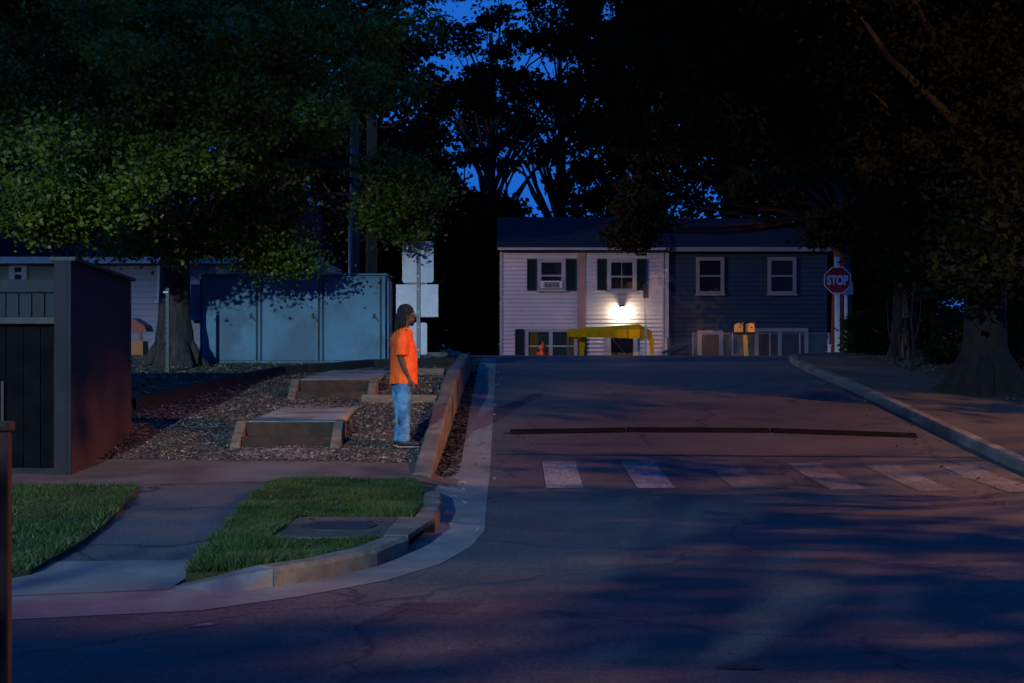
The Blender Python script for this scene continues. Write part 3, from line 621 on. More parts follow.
# white unit
wh = thing('white_townhouse', (X(582, HD), HD, 0), 'pale sided two storey townhouse with green shutters and lit porch lamp', 'house')
wx0, wx1 = X(500.5, HD), X(664, HD)
siding(wx0, wx1, -.2, zE - .09, HD, M['siding'], wh)
MB().box(X(577.2, HD), X(585.5, HD), HD - .05, HD - .024, -.2, zE - .09).build('pink_panel', M['pink'], wh)
MB().box(wx0 - .03, wx0 + .08, HD - .045, HD - .024, -.2, zE - .09).build('corner_board', M['trim'], wh)
MB().box(X(661.8, HD), X(664, HD), HD - .06, HD - .024, -.2, zE - .09).build('corner_board', M['trim'], wh)
MB().box(X(664.2, HD), X(668.6, HD), HD - .03, HD + .5, -.2, zE - .09).build('party_board', M['siding'], wh)
MB().box(wx0 - .1, X(668, HD), HD - .38, HD - .3, zE - .06, zE + .03).build('gutter', M['trim'], wh)
MB().box(wx0 - .1, X(668, HD), HD - .3, HD - .001, zE - .085, zE - .06).build('soffit', M['recess_black'], wh)
roof(wx0, X(668, HD), HD, HD + 8, zE - .055 + .0, Z(220, HD + 4), M['roof'], wh, .29)
w1 = window(537.3, 565.4, 258.5, 291, HD, wh, 'glass', .15, rails=(.47,), lab='upper window with an air conditioner panel')
ac = MB().box(X(541, HD), X(562, HD), HD - .16, HD - .045, Z(288.5, HD), Z(281, HD)).build('air_conditioner', M['white'], w1, bev=.01)
mb = MB(); z = Z(287.6, HD)
while z < Z(282.3, HD): mb.box(X(543.5, HD), X(559.5, HD), HD - .168, HD - .161, z, z + .018); z += .034
for q in (546, 550, 553.5, 557): mb.box(X(q, HD) - .012, X(q, HD) + .012, HD - .172, HD - .1685, Z(287.6, HD), Z(282.3, HD))
mb.build('grille', M['metal_dark'], ac)
window(607, 636.4, 258.5, 292.8, HD, wh, 'glass', .15, rails=(.47,), grid=(.5,))
for a, b in ((527, 536.4), (566.2, 576)): shutter(a, b, 259, 290.5, HD, wh)
for a, b in ((597, 606.6), (637, 646.5)): shutter(a, b, 259, 290.5, HD, wh)
shutter(515, 524, 329, 375, HD, wh); shutter(578.5, 586.8, 329, 375, HD, wh)
wl = window(525, 577.5, 328.5, 375, HD, wh, 'glass', .13, mull=(550.8,), rails=(.62,))
MB().box(X(529, HD), X(538, HD), HD - .046, HD - .043, Z(374, HD) + .1, Z(331, HD)).build('curtain', M['curtain_y'], wl)
MB().box(X(538.3, HD), X(549, HD), HD - .046, HD - .043, Z(374, HD) + .1, Z(331, HD)).build('curtain', M['curtain_t'], wl)
MB().box(X(552.7, HD), X(566, HD), HD - .046, HD - .043, Z(374, HD) + .1, Z(331, HD)).build('curtain', M['curtain_t'], wl)
MB().box(X(566.3, HD), X(574, HD), HD - .046, HD - .043, Z(374, HD) + .1, Z(331, HD)).build('curtain', M['curtain_y'], wl)
dr = MB().box(X(611, HD), X(633, HD), HD - .045, HD - .024, 0, Z(338, HD)).build('door', M['glass'], wh)
mb = MB(); mb.box(X(606.6, HD), X(610.8, HD), HD - .07, HD - .023, 0, Z(337, HD)).box(X(633.2, HD), X(637.5, HD), HD - .07, HD - .023, 0, Z(337, HD)).box(X(606.6, HD), X(637.5, HD), HD - .07, HD - .023, Z(337, HD) + .003, Z(333.5, HD)); mb.build('door_frame', M['trim'], wh)
MB().beam((X(612, HD), HD - .06, Z(338.5, HD)), (X(625, HD), HD - .06, Z(354, HD)), .03, .03).build('handrail', M['postmetal'], dr)
# porch lamp
lx, lz = X(622, HD), Z(309.8, HD)
pl_ = MB().box(lx - .07, lx + .07, HD - .06, HD - .024, lz - .02, lz + .18).build('porch_lamp', M['metal_dark'], wh)
MB().box(lx - .1, lx + .1, HD - .26, HD - .06, lz + .1, lz + .13).build('shade', M['metal_dark'], pl_)
MB().ball((lx, HD - .17, lz + .015), (.075, .075, .085), 14, 9).build('bulb', emis('porch_bulb', (1, .86, .62), 10), pl_, smooth=True)
ld = bpy.data.lights.new('porch_light', 'POINT'); ld.energy = 6.5; ld.color = (1, .80, .52); ld.shadow_soft_size = .08
lo = bpy.data.objects.new('porch_light', ld); COL.objects.link(lo); lo.parent = pl_; lo.location = (lx, HD - .27, lz - .09); lo.location = Vector(lo.location) - wloc(pl_)
# blue unit
bh = thing('blue_townhouse', (X(748, HD), HD, 0), 'dark blue sided two storey townhouse with grey window frames', 'house')
bx0, bx1 = X(668.8, HD), X(828, HD)
siding(bx0, bx1, -.2, zE - .09, HD + .15, M['siding_blue'], bh, step=.17)
MB().box(bx0, bx1 + .1, HD - .2, HD - .1, zE - .1, zE + .06).build('fascia', M['trim_grey'], bh)
MB().box(bx0, bx1 + .1, HD - .1, HD + .14, zE - .1, zE - .07).build('soffit', M['recess_black'], bh)
roof(bx0 + .15, bx1, HD + .15, HD + 8.15, zE - .06, Z(221, HD + 4), M['roof'], bh, .245)
for a, b in ((696, 724), (767.5, 796)): window(a, b, 257.2, 294.8, HD + .12, bh, 'glass', .13, rails=(.5,), trim='trim_grey')
window(697.5, 723, 330.5, 372, HD + .12, bh, 'glass_red', .15, rails=(.3,), trim='trim_grey')
window(754.5, 808, 328, 372, HD + .12, bh, 'glass_red', .14, mull=(779.5,), rails=(.35,), trim='trim_grey')
mb = MB()
for sy in (-.0, .6): mb.beam((X(661, 51), 50 + sy, 1.4), (X(668, 51) + .9, 50.4 + sy, 1.9), .06, .06)
mb.beam((X(666, 51), 50.2, .1), (X(666, 51), 50.2, 1.95), .09, .09)
tag(mb.build('stair_rail', M['postmetal']), 'slanted grey handrail between white and blue houses', 'handrail')

# left house
LD = 36.0
lh = thing('grey_house', (-9, LD, 1.3), 'lilac grey sided low house behind the old tree', 'house')
ze = Z(262, LD)
siding(X(131, LD) - .8, X(325, LD), 1.2, ze, LD, M['siding_left'], lh, depth=3.5)
siding(-14.6, X(131, LD) - .82, 1.2, ze, LD + .1, M['beige'], lh, depth=3.4)
x0, x1 = -14.9, X(326, LD); mb = MB(); zr = Z(205, LD + 1.8); ov = .4
mb.add([(x0, LD - ov, ze), (x1, LD - ov, ze), (x1 - .4, LD + 1.8, zr), (x0, LD + 1.8, zr), (x0, LD + 3.8, ze), (x1, LD + 3.8, ze), (x0, LD - ov, ze + .03), (x1, LD - ov, ze + .03)],
       [(0, 1, 7, 6), (6, 7, 2, 3), (3, 2, 5, 4), (7, 1, 5, 2), (0, 4, 5, 1), (0, 6, 3, 4)])
mb.build('roof', mat('blue_roof', (.010, .012, .02), (.006, .007, .012), 5, .95, spec=0), lh)
MB().box(x0, x1, LD - ov - .1, LD - ov - .002, ze - .06, ze + .1).build('gutter', M['trim'], lh)
w = window(10, 28, 262, 285, LD + .05, lh, 'glass', .14)
window(158, 190, 264, 302, LD - .02, lh, 'glass', .12)
MB().box(X(131, LD) - .8, X(325, LD), LD - .06, LD - .025, 1.2, Z(340, LD)).build('foundation_band', M['siding_left'], lh)
ph = thing('playhouse', (X(140, 33), 33, 1.37), 'small red roofed toy playhouse standing against the grey house wall', 'playhouse')
px_ = lambda p: X(p, 33)
MB().box(px_(128), px_(143), 33, 33.5, 1.3, Z(341, 33)).build('base', M['playorange'], ph, bev=.01)
MB().box(px_(138), px_(141), 33.05, 33.12, Z(340.5, 33), Z(332, 33)).build('post', M['playred'], ph)
MB().poly([(px_(122), 32.95, Z(331.5, 33)), (px_(147), 32.95, Z(331.5, 33)), (px_(145), 32.95, Z(326, 33)), (px_(133), 32.95, Z(318, 33)), (px_(122), 32.95, Z(322, 33))], (0, .7, 0)).build('roof', M['playred'], ph)

# ------------------------------------------------------------------ small street things
hx, hy = X(543, 44.2), 44.2; hz0 = Rz(44.2) - .25
hd = thing('fire_hydrant', (hx, 45.6, 1.2), 'orange fire hydrant before the lower window of the pale house', 'hydrant')
hy = 45.6; hx = X(543, 45.6); zt = Z(341.5, 45.6); s = 1.0; zb = zt - .76
MB().rings([(hx, hy, zb - .1, .13, .13), (hx, hy, zb + .06, .13, .13), (hx, hy, zb + .07, .10, .10), (hx, hy, zb + .5, .10, .10), (hx, hy, zb + .51, .14, .14), (hx, hy, zb + .55, .14, .14)], 16).build('barrel', M['hydrant'], hd)
MB().rings([(hx, hy, zb + .552, .125, .125), (hx, hy, zb + .60, .115, .115), (hx, hy, zb + .66, .08, .08), (hx, hy, zb + .69, .035, .035), (hx, hy, zb + .76, .035, .035)], 16).build('bonnet', M['hydrant'], hd)
for sg_ in (-1, 1): MB().tube([(hx + .09 * sg_, hy, zb + .36), (hx + .20 * sg_, hy, zb + .36)], [.06, .065], 12).build('outlet', M['hydrant'], hd)
MB().tube([(hx, hy - .09, zb + .3), (hx, hy - .19, zb + .3)], [.07, .08], 12).build('pumper_outlet', M['hydrant'], hd)
# canopy
KD = 48.5; kz = Rz(48.5)
cn = thing('canopy_tent', (X(612, KD), KD + 1.4, kz), 'sagging yellow pop-up canopy beneath the porch lamp', 'canopy')
a0 = (X(567.5, KD), KD, Z(329.5, KD)); a1 = (X(655, KD), KD + .9, Z(331, KD)); b1 = (X(655, KD) + .1, KD + 3.2, Z(330, KD)); b0 = (X(584, KD), KD + 3, Z(332, KD)); ap = (X(642, KD), KD + 1.2, Z(323.5, KD)); ap0 = (X(600, KD), KD + 1.4, Z(326.5, KD))
a0b = (a0[0], a0[1], Z(337, KD)); a1b = (a1[0], a1[1], Z(339.5, KD)); amid = (X(640, KD), KD + .1, Z(329.5, KD)); amidb = (X(640, KD), KD + .12, Z(338.8, KD))
b0b = (b0[0], b0[1], b0[2] - .25); b1b = (b1[0], b1[1], b1[2] - .25)
o = MB().add([a0, amid, a1, b1, b0, ap, ap0], [(0, 1, 5, 6), (1, 2, 5), (2, 3, 5), (3, 4, 6, 5), (4, 0, 6)]).build('canopy_top', M['yellow'], cn); sm = o.modifiers.new('t', 'SOLIDIFY'); sm.thickness = .01
vl = MB()
npt = 22; top = []; bot = []
for i in range(npt + 1):
    t = i / npt; p = Vector(a0).lerp(Vector(amid), t); q = Vector(a0b).lerp(Vector(amidb), t); sw = .008 * math.sin(i * 1.9)
    top.append(p); bot.append(Vector((q.x, q.y + sw, q.z + .012 * abs(math.sin(i * .8)))))
for i in range(9):
    t = (i + 1) / 9; p = Vector(amid).lerp(Vector(a1), t); q = Vector(amidb).lerp(Vector(a1b), t); top.append(p); bot.append(Vector((q.x, q.y + .03 * math.sin(i * 2.2), q.z)))
n = len(top); vl.add(top + bot, [(i, i + 1, n + i + 1, n + i) for i in range(n - 1)])
vl.add([a1, b1, b1b, a1b], [(0, 1, 2, 3)]); vl.add([a0, b0, b0b, a0b], [(0, 1, 2, 3)])
o = vl.build('valance', M['yellow'], cn); sm = o.modifiers.new('t', 'SOLIDIFY'); sm.thickness = .008
for (p, w_) in ((a0b, .03), (a1b, .03), (b0b, .03), (b1b, .03)): MB().beam((p[0] + .02, p[1] + .03, kz - .3), (p[0] + .02, p[1] + .03, p[2] + .15), w_, w_).build('leg', M['metal'], cn)
MB().poly([(X(580, KD), KD + .6, Z(336, KD)), (X(587, KD), KD + .6, Z(336, KD)), (X(585, KD), KD + .6, Z(352, KD)), (X(584.5, KD), KD + .6, Z(375, KD)), (X(580.5, KD), KD + .6, Z(375, KD))], (0, .03, 0)).build('rolled_curtain', M['yellow'], cn)
MB().poly([(X(651, KD), KD + .8, Z(338, KD)), (X(656.5, KD), KD + .8, Z(338, KD)), (X(655.5, KD), KD + .8, Z(372, KD)), (X(653.8, KD), KD + .8, Z(360, KD))], (0, .03, 0)).build('rolled_curtain', M['yellow'], cn)
# mailboxes
MDp = 42.0
def mailbox(px, label):
    x = X(px, MDp); zb = Z(332, MDp); t = thing('mailbox', (x, MDp, zb), label, 'mailbox', 'mailboxes on the shared post')
    w, h = .095, .27; mb = MB(); pts = [(x - w, MDp, zb), (x + w, MDp, zb), (x + w, MDp, zb + h - w)] + [(x + w * math.cos(R(a)), MDp, zb + h - w + w * math.sin(R(a))) for a in (30, 60, 90, 120, 150)] + [(x - w, MDp, zb + h - w)]
    mb.poly(pts, (0, .45, 0)); mb.build('body', M['mailbox'], t)
    MB().poly([(p[0] * .92 + x * .08, MDp - .012, zb + .01 + (p[2] - zb) * .92) for p in pts], (0, .01, 0)).build('door', M['mailbox'], t)
    MB().box(x - .02, x + .02, MDp - .03, MDp - .013, zb + .12, zb + .16).build('latch', M['metal_dark'], t)
    MB().box(x + w + .003, x + w + .015, MDp + .05, MDp + .1, zb + .1, zb + .3).build('flag', M['red'], t)
mailbox(739.8, 'orange-lit mailbox on the left side of the post'); mailbox(751.3, 'orange-lit mailbox on the right side of the post')
mp = thing('mailbox_post', (X(747, MDp), MDp, 1.33), 'yellow brown wooden post carrying two mailboxes', 'post')
MB().beam((X(747.6, MDp), MDp + .2, 1.2), (X(746, MDp), MDp + .2, Z(334.5, MDp)), .11, .11).build('shaft', M['mailpost'], mp)
MB().box(X(735, MDp), X(756, MDp), MDp + .05, MDp + .35, Z(334.5, MDp), Z(332.2, MDp)).build('shelf', M['timber_dark'], mp)
# chain-link fence
FD = 46.2; fz = Z(333.2, FD)
fn = thing('chain_link_fence', (X(760, FD), FD, Rz(FD)), 'low chain link fence before the blue house', 'fence')
for px in (693, 732.5, 770, 800, 829): MB().tube([(X(px, FD), FD, .8), (X(px, FD), FD, fz + .02)], .022, 8).build('post', M['metal'], fn)
MB().tube([(X(692, FD), FD, fz), (X(830, FD), FD, fz)], .014, 8).build('top_rail', M['metal'], fn)
mb = MB(); xa, xb = X(693, FD), X(829, FD); z0 = .85; hh = fz - z0; k = xa - hh
while k < xb:
    for sgn in (1, -1):
        p, q = (k, z0), (k + hh, fz)
        lo_, hi = max(xa, k), min(xb, k + hh)
        if hi > lo_:
            if sgn == 1: mb.beam((lo_, FD, z0 + lo_ - k), (hi, FD, z0 + hi - k), .004, .004)
            else: mb.beam((lo_, FD + .006, fz - (lo_ - k)), (hi, FD + .006, fz - (hi - k)), .004, .004)
    k += .09
mb.build('wire_mesh', M['metal'], fn)
sp = thing('marker_post', (X(829, 40.6), 40.6, 1.35), 'short white post stub below the stop sign', 'post')
MB().beam((X(829, 40.6), 40.6, 1.25), (X(829.5, 40.6), 40.6, Z(345.5, 40.6)), .07, .07).build('shaft', M['white'], sp); MB().box(X(827.4, 40.6), X(831.4, 40.6), 40.54, 40.66, Z(345.5, 40.6), Z(344.6, 40.6)).build('cap', M['white'], sp)
# rubber speed strips
for (a, b, ya, yb, lb) in ((510, 626.5, 20.55, 20.75, 'left piece of the black rubber strip across the road'), (629, 771, 20.78, 20.7, 'middle piece of the black rubber strip across the road'), (775, 909, 20.7, 20.2, 'right piece of the black rubber strip across the road')):
    x0, x1 = X(a, 20.5), X(b, 20.5); n = 12; mb = MB(); pr = [(-.14, -.01), (-.09, .035), (-.03, .05), (.03, .05), (.09, .035), (.14, -.01)]; vs = []; 
    for i in range(n + 1):
        t = i / n; x = x0 + (x1 - x0) * t; y = ya + (yb - ya) * t
        for (u, v) in pr: vs.append((x, y + u, Rz(y + u) + .012 + v))
    k = len(pr); fs = [(i * k + j, (i + 1) * k + j, (i + 1) * k + j + 1, i * k + j + 1) for i in range(n) for j in range(k - 1)] + [tuple(range(k)), tuple(n * k + j for j in range(k - 1, -1, -1))]
    o = mb.add(vs, fs).build('speed_bump', M['rubber']); tag(o, lb, 'speed bump', 'rubber strips across the road')

# ------------------------------------------------------------------ person
def person():
    fx, fy = X(403.5, 18.0), 18.0; z0 = H(fx, fy) + .012
    t = thing('person', (fx, fy, z0), 'person in an orange shirt and blue jeans standing in profile on the mulch', 'person')
    V = lambda x, y, z: (fx + x, fy + y, z0 + z)
    b = MB()
    # legs
    for (dx, dy) in ((-.045, .1), (.02, -.1)):
        b.tube([V(dx + .11, dy, .04), V(dx + .05, dy, .045), V(dx - .02, dy, .05), V(dx - .04, dy, .05)], [.015, .022, .03, .025], 12)
        b.tube([V(dx - .02, dy, .05), V(dx - .02, dy, .25), V(dx - .025, dy, .36), V(dx, dy, .5), V(dx + .01, dy * .95, .7), V(dx, dy * .9, .92)], [.035, .055, .062, .062, .082, .095], 14)
    b.rings([(fx, fy, z0 + .82, .11, .15), (fx, fy, z0 + .95, .13, .17), (fx + .01, fy, z0 + 1.08, .13, .16), (fx + .01, fy, z0 + 1.25, .125, .17), (fx, fy, z0 + 1.4, .11, .19), (fx, fy, z0 + 1.48, .08, .13), (fx + .005, fy, z0 + 1.52, .06, .065)], 20)
    b.tube([V(0, 0, 1.46), V(.02, 0, 1.56), V(.03, 0, 1.62)], [.062, .058, .055], 14)
    # head
    hx, hz = .045, 1.665
    b.ball(V(hx, 0, hz + .015), (.095, .075, .112), 20, 13)
    b.ball(V(hx + .03, 0, hz - .06), (.06, .055, .06), 16, 9)
    b.tube([V(hx + .088, 0, hz + .03), V(hx + .112, 0, hz - .01), V(hx + .085, 0, hz - .025)], [.012, .017, .014], 10)
    b.tube([V(hx + .075, -.022, hz - .052), V(hx + .09, 0, hz - .052), V(hx + .075, .022, hz - .052)], [.008, .014, .008], 8)
    for sy in (-1, 1):
        b.ball(V(hx - .005, .077 * sy, hz + .005), (.02, .01, .03), 10, 7)
        b.tube([V(-.01, .17 * sy, 1.42), V(-.02, .205 * sy, 1.36), V(-.02, .215 * sy, 1.25), V(-.015, .21 * sy, 1.12), V(.03, .2 * sy, .98), V(.08, .17 * sy, .87)], [.05, .052, .047, .042, .036, .026], 12)
        # hand
        b.tube([V(.08, .17 * sy, .88), V(.10, .165 * sy, .83), V(.115, .16 * sy, .79)], [(.024, .03), (.02, .042), (.016, .042)], 12)
        for k in range(4):
            oy = .035 - k * .022; ox = .115
            L_ = (.075, .085, .08, .062)[k]
            b.tube([V(ox + oy * .3, .16 * sy - oy * 0 + 0, .80), V(ox + .012 + oy, .158 * sy, .80 - L_ * .55), V(ox + .0 + oy * .9, .152 * sy, .80 - L_)], [.0105, .0095, .008], 8)
        b.tube([V(.10, .15 * sy, .84), V(.145, .145 * sy, .81), V(.155, .145 * sy, .77)], [.013, .011, .009], 8)
    body = b.build('body', M['skin'], t)
    rm = body.modifiers.new('r', 'REMESH'); rm.mode = 'VOXEL'; rm.voxel_size = .007; rm.use_smooth_shade = True
    s_ = body.modifiers.new('s', 'SMOOTH'); s_.iterations = 3; s_.factor = .4
    bpy.context.view_layer.update()
    me = bpy.data.meshes.new_from_object(body.evaluated_get(bpy.context.evaluated_depsgraph_get())); body.modifiers.clear(); body.data = me; me.name = 'body'
    for p in me.polygons: p.use_smooth = True
    # eyes
    for sy in (-1, 1):
        MB().ball(V(hx + .082, .03 * sy, hz + .022), .009, 10, 7).build('eye', M['sole'], t, smooth=True)
        MB().tube([V(hx + .08, .045 * sy, hz + .046), V(hx + .095, .022 * sy, hz + .05)], .005, 6).build('eyebrow', M['hair'], t)
    # jeans
    j = MB(); rnd = random.Random(2)
    for (dx, dy) in ((-.045, .1), (.02, -.1)):
        pts = []; rr = []
        for i in range(17):
            q = i / 16; z = .075 + q * .80; base = np.interp(z, [.07, .14, .3, .5, .7, .88], [.084, .074, .076, .088, .106, .122])
            fold = .006 * math.sin(i * 2.6 + dy * 9) * (1.4 - q); pts.append(V(dx + .012 * math.sin(q * 3.1) - .012, dy * (1 - .12 * q), z)); rr.append((base + fold, base * .95 + fold))
        j.tube(pts, rr, 20)
    j.rings([(fx - .005, fy, z0 + .78, .115, .175), (fx - .005, fy, z0 + .88, .14, .185), (fx, fy, z0 + .98, .145, .18), (fx, fy, z0 + 1.02, .145, .18)], 24)
    o = j.build('jeans', M['jeans'], t); rm = o.modifiers.new('r', 'REMESH'); rm.mode = 'VOXEL'; rm.voxel_size = .009; rm.use_smooth_shade = True; s_ = o.modifiers.new('s', 'SMOOTH'); s_.iterations = 4
    # shirt: long loose tee
    s = MB(); rs = []
    for (z, cx, rx, ry) in ((.80, -.005, .175, .215), (.85, -.005, .176, .215), (.95, .0, .174, .208), (1.05, .005, .172, .203), (1.15, .0, .165, .20), (1.28, -.01, .155, .205), (1.38, -.015, .14, .21), (1.44, -.012, .118, .195), (1.48, -.005, .092, .13), (1.51, .005, .075, .08)):
        rs.append((fx + cx + .004 * math.sin(z * 40), fy, z0 + z, rx, ry))
    s.rings(rs, 32)
    for sy in (-1, 1):
        s.tube([V(-.01, .13 * sy, 1.43), V(-.018, .2 * sy, 1.37), V(-.02, .232 * sy, 1.27), V(-.012, .24 * sy, 1.16)], [.075, .082, .082, .086], 18)
    o = s.build('shirt', M['shirt'], t); rm = o.modifiers.new('r', 'REMESH'); rm.mode = 'VOXEL'; rm.voxel_size = .009; rm.use_smooth_shade = True; s_ = o.modifiers.new('s', 'SMOOTH'); s_.iterations = 4
    tx = bpy.data.textures.new('folds', 'CLOUDS'); tx.noise_scale = .11
    dm = o.modifiers.new('d', 'DISPLACE'); dm.texture = tx; dm.strength = .045; dm.mid_level = .5
    MB().tube([V(-.07, -.05, 1.515), V(-.075, 0, 1.525), V(-.07, .05, 1.515)], .012, 8).build('collar', M['jeans'], t)
    # hair: cap + locks
    h = MB(); h.ball(V(hx - .022, 0, hz + .045), (.108, .094, .105), 22, 13)
    h.ball(V(hx - .06, 0, hz - .02), (.075, .09, .1), 18, 11)
    for k in range(46):
        a = R(95 + 170 * (k % 23) / 22) + rnd.uniform(-.06, .06); lay = k // 23
        bx, by = math.cos(a) * (.085 + .015 * lay), math.sin(a) * (.088 + .012 * lay)
        l = rnd.uniform(.24, .34) if abs(by) < .07 else rnd.uniform(.16, .26)
        pts = [V(hx - .02 + bx * .7, by * .7, hz + .09), V(hx - .02 + bx * 1.05, by * 1.1, hz + .02), V(hx - .03 + bx * 1.15 + rnd.gauss(0, .006), by * 1.15, hz + .03 - l * .6), V(hx - .035 + bx * 1.1 + rnd.gauss(0, .012), by * 1.1 + rnd.gauss(0, .01), hz + .05 - l)]
        h.tube(pts, [.012, .014, .013, .007], 7)
    h.build('hair', M['hair'], t, smooth=True)
    be_ = MB(); be_.ball(V(hx + .055, 0, hz - .09), (.038, .045, .045), 14, 9); be_.build('beard', M['hair'], t, smooth=True)
    for (dx, dy) in ((-.045, .1), (.02, -.1)):
        sh = MB(); sh.tube([V(dx - .085, dy, .055), V(dx - .05, dy, .065), V(dx + .04, dy, .06), V(dx + .12, dy, .045), V(dx + .185, dy, .035)], [(.040, .05), (.05, .062), (.05, .062), (.045, .048), (.03, .03)], 14)
        sh.tube([V(dx - .03, dy, .07), V(dx - .03, dy, .125)], [.052, .05], 12)
        so = sh.build('shoe', M['shoe'], t, smooth=True)
        MB().tube([V(dx - .09, dy, .01), V(dx, dy, .01), V(dx + .12, dy, .01), V(dx + .19, dy, .012)], [(.036, .012), (.045, .012), (.045, .012), (.028, .012)], 12).build('sole', M['sole'], so)
person()

# ------------------------------------------------------------------ trees
def leaves(clumps, per, size, seed, flat=.55):
    rng = np.random.default_rng(seed); out_v = []; C = np.repeat(np.array([c[:3] for c in clumps]), per, axis=0); S = np.repeat(np.array([c[3] for c in clumps]), per)
    n = len(C)
    g = rng.normal(size=(n, 3)); g /= np.linalg.norm(g, axis=1)[:, None]; rad = rng.random(n) ** .5
    sc_ = np.where(rng.random(n) < .3, rng.uniform(1.1, 1.9, n), 1.0)
    c = C + g * (S * rad * sc_)[:, None] * np.array([1, 1, flat])
    u = rng.normal(size=(n, 3)); u[:, 2] *= .6; u[:, 2] -= .35; u /= np.linalg.norm(u, axis=1)[:, None]
    w = np.cross(u, rng.normal(size=(n, 3))); w /= np.linalg.norm(w, axis=1)[:, None]
    nn = np.cross(u, w); L = size * rng.uniform(.6, 1.3, n); W = L * rng.uniform(.28, .45, n)
    a = c - u * L[:, None] * .5; b_ = c + w * W[:, None] + nn * (L * .1)[:, None]; d = c + u * L[:, None] * .55; e = c - w * W[:, None] + nn * (L * .1)[:, None]
    return np.stack([a, b_, d, e], 1).reshape(-1, 3)
def np_mesh(name, V, m, parent):
    n = len(V) // 4; off = wloc(parent) if parent else Vector((0, 0, 0)); V = V - np.array(off)
    me = bpy.data.meshes.new(name); me.vertices.add(4 * n); me.vertices.foreach_set('co', V.astype('f').ravel()); me.loops.add(4 * n); me.loops.foreach_set('vertex_index', np.arange(4 * n, dtype='i'))
    me.polygons.add(n); me.polygons.foreach_set('loop_start', np.arange(0, 4 * n, 4, dtype='i')); me.update(calc_edges=True); me.materials.append(m)
    o = bpy.data.objects.new(name, me); COL.objects.link(o); o.parent = parent; return o
def tree(base, blobs, nclump, per, size, label, seed, trunk_r=.3, m='leaf_b', bark='bark', csize=(.5, .9), group=None, flare=1.5, fork=.35, limbs=None, name='tree', cat='tree', lean=(0, 0), shell=.6, nbr=None):
    rnd = random.Random(seed); t = thing(name, base, label, cat, group); B = Vector(base)
    cl = []
    vols = [b[3] * b[4] * b[5] for b in blobs]; tot = sum(vols)
    for b, v in zip(blobs, vols):
        k = max(14, int(nclump * v / tot))
        for _ in range(k):
            g = Vector((rnd.gauss(0, 1), rnd.gauss(0, 1), rnd.gauss(0, 1))).normalized() * (rnd.random() ** shell)
            cl.append((b[0] + g.x * b[3], b[1] + g.y * b[4], b[2] + g.z * b[5], rnd.uniform(*csize)))
    top = max(b[2] + b[5] * .5 for b in blobs); cx = sum(b[0] * v for b, v in zip(blobs, vols)) / tot; cy = sum(b[1] * v for b, v in zip(blobs, vols)) / tot
    mb = MB(); hgt = top - B.z; pts = []; rr = []; n = 9
    for i in range(n + 1):
        q = i / n; px = B.x + (cx - B.x) * max(0, q - .35) * .8 + lean[0] * q + .12 * math.sin(q * 7 + seed) * q; py = B.y + (cy - B.y) * max(0, q - .35) * .8 + lean[1] * q
        pts.append(Vector((px, py, B.z - .15 + hgt * q))); rr.append(trunk_r * (1 - .8 * q))
    # denser base flare
    fp = [pts[0], pts[0].lerp(pts[1], .18), pts[0].lerp(pts[1], .45), pts[0].lerp(pts[1], .8)]; fr = [trunk_r * flare * 1.25, trunk_r * (1 + (flare - 1) * .75), trunk_r * (1 + (flare - 1) * .3), trunk_r * (1 + (flare - 1) * .08)]
    mb.tube(fp + pts[1:], fr + [r * 1 for r in rr[1:]], 16)
    if flare > 1.3:
        for k in range(7):
            a = k * .9 + rnd.uniform(-.2, .2); L = trunk_r * flare * rnd.uniform(1.2, 1.8)
            q0 = pts[0] + Vector((math.cos(a) * trunk_r * .7, math.sin(a) * trunk_r * .7, .15 + trunk_r * 1.3)); q2 = pts[0] + Vector((math.cos(a) * L, math.sin(a) * L, 0)); q2.z = H(q2.x, q2.y) - .05; q1 = (q0 + q2) / 2; q1.z = q2.z + trunk_r * .45
            mb.tube([q0, q1, q2], [trunk_r * .42, trunk_r * .32, trunk_r * .1], 8)
    nb = min(len(cl), nbr or 60); tg = rnd.sample(cl, nb)
    for c in tg:
        c = Vector(c[:3]); q = min(.95, max(fork, (c.z - B.z) / hgt - .25 - .1 * rnd.random())); f = q * n; i = int(f); s0 = pts[i].lerp(pts[min(i + 1, n)], f - i)
        mid = s0.lerp(c, .5) + Vector((rnd.gauss(0, .45), rnd.gauss(0, .45), rnd.uniform(-.3, .9))) * min(1, (c - s0).length / 4); r0 = trunk_r * (1 - .8 * q) * rnd.uniform(.3, .5)
        mb.tube([s0, s0.lerp(mid, .5) + Vector((0, 0, .1)), mid, mid.lerp(c, .5) + Vector((rnd.gauss(0, .12), rnd.gauss(0, .12), 0)), c], [r0, r0 * .8, r0 * .6, r0 * .35, r0 * .12], 6)
    mb.build('trunk', M[bark], t, smooth=True, fix=False)
    np_mesh('crown', leaves(cl, per, size, seed), M[m], t)
    return t
def blob(px, py, d, rx, ry, rz): return (X(px, d), d, Z(py, d), rx, ry, rz)
G = 'big trees round the street'
# 1 left old tree
tb = X(175, 27); 
tree((tb, 27, H(tb, 27)), [blob(60, 120, 22, 2.6, 2.8, 1.9), blob(200, 60, 22, 3.2, 3.0, 2.0), blob(315, 60, 23, 1.6, 2.5, 2.0), blob(262, 180, 25, 1.3, 1.2, 1.1), blob(230, 235, 25.6, 1.0, .8, .5), blob(110, 190, 21.5, 2.2, 1.5, .8), blob(402, 190, 25, .5, .7, 1.0), blob(40, 215, 21.5, .9, .9, .4), blob(180, 230, 25.2, 1.7, .8, .45), blob(395, 215, 26, .45, .5, .4), blob(275, 252, 25.8, .5, .4, .35), blob(20, 0, 24, 4, 3.5, 3), blob(250, -60, 26, 5, 4, 3)],
     430, 560, .08, 'large old tree with a flared trunk and low green crown over the cabinets', 11, .34, 'leaf_l', 'bark', (.25, .75), G, 1.4, .42, nbr=110)
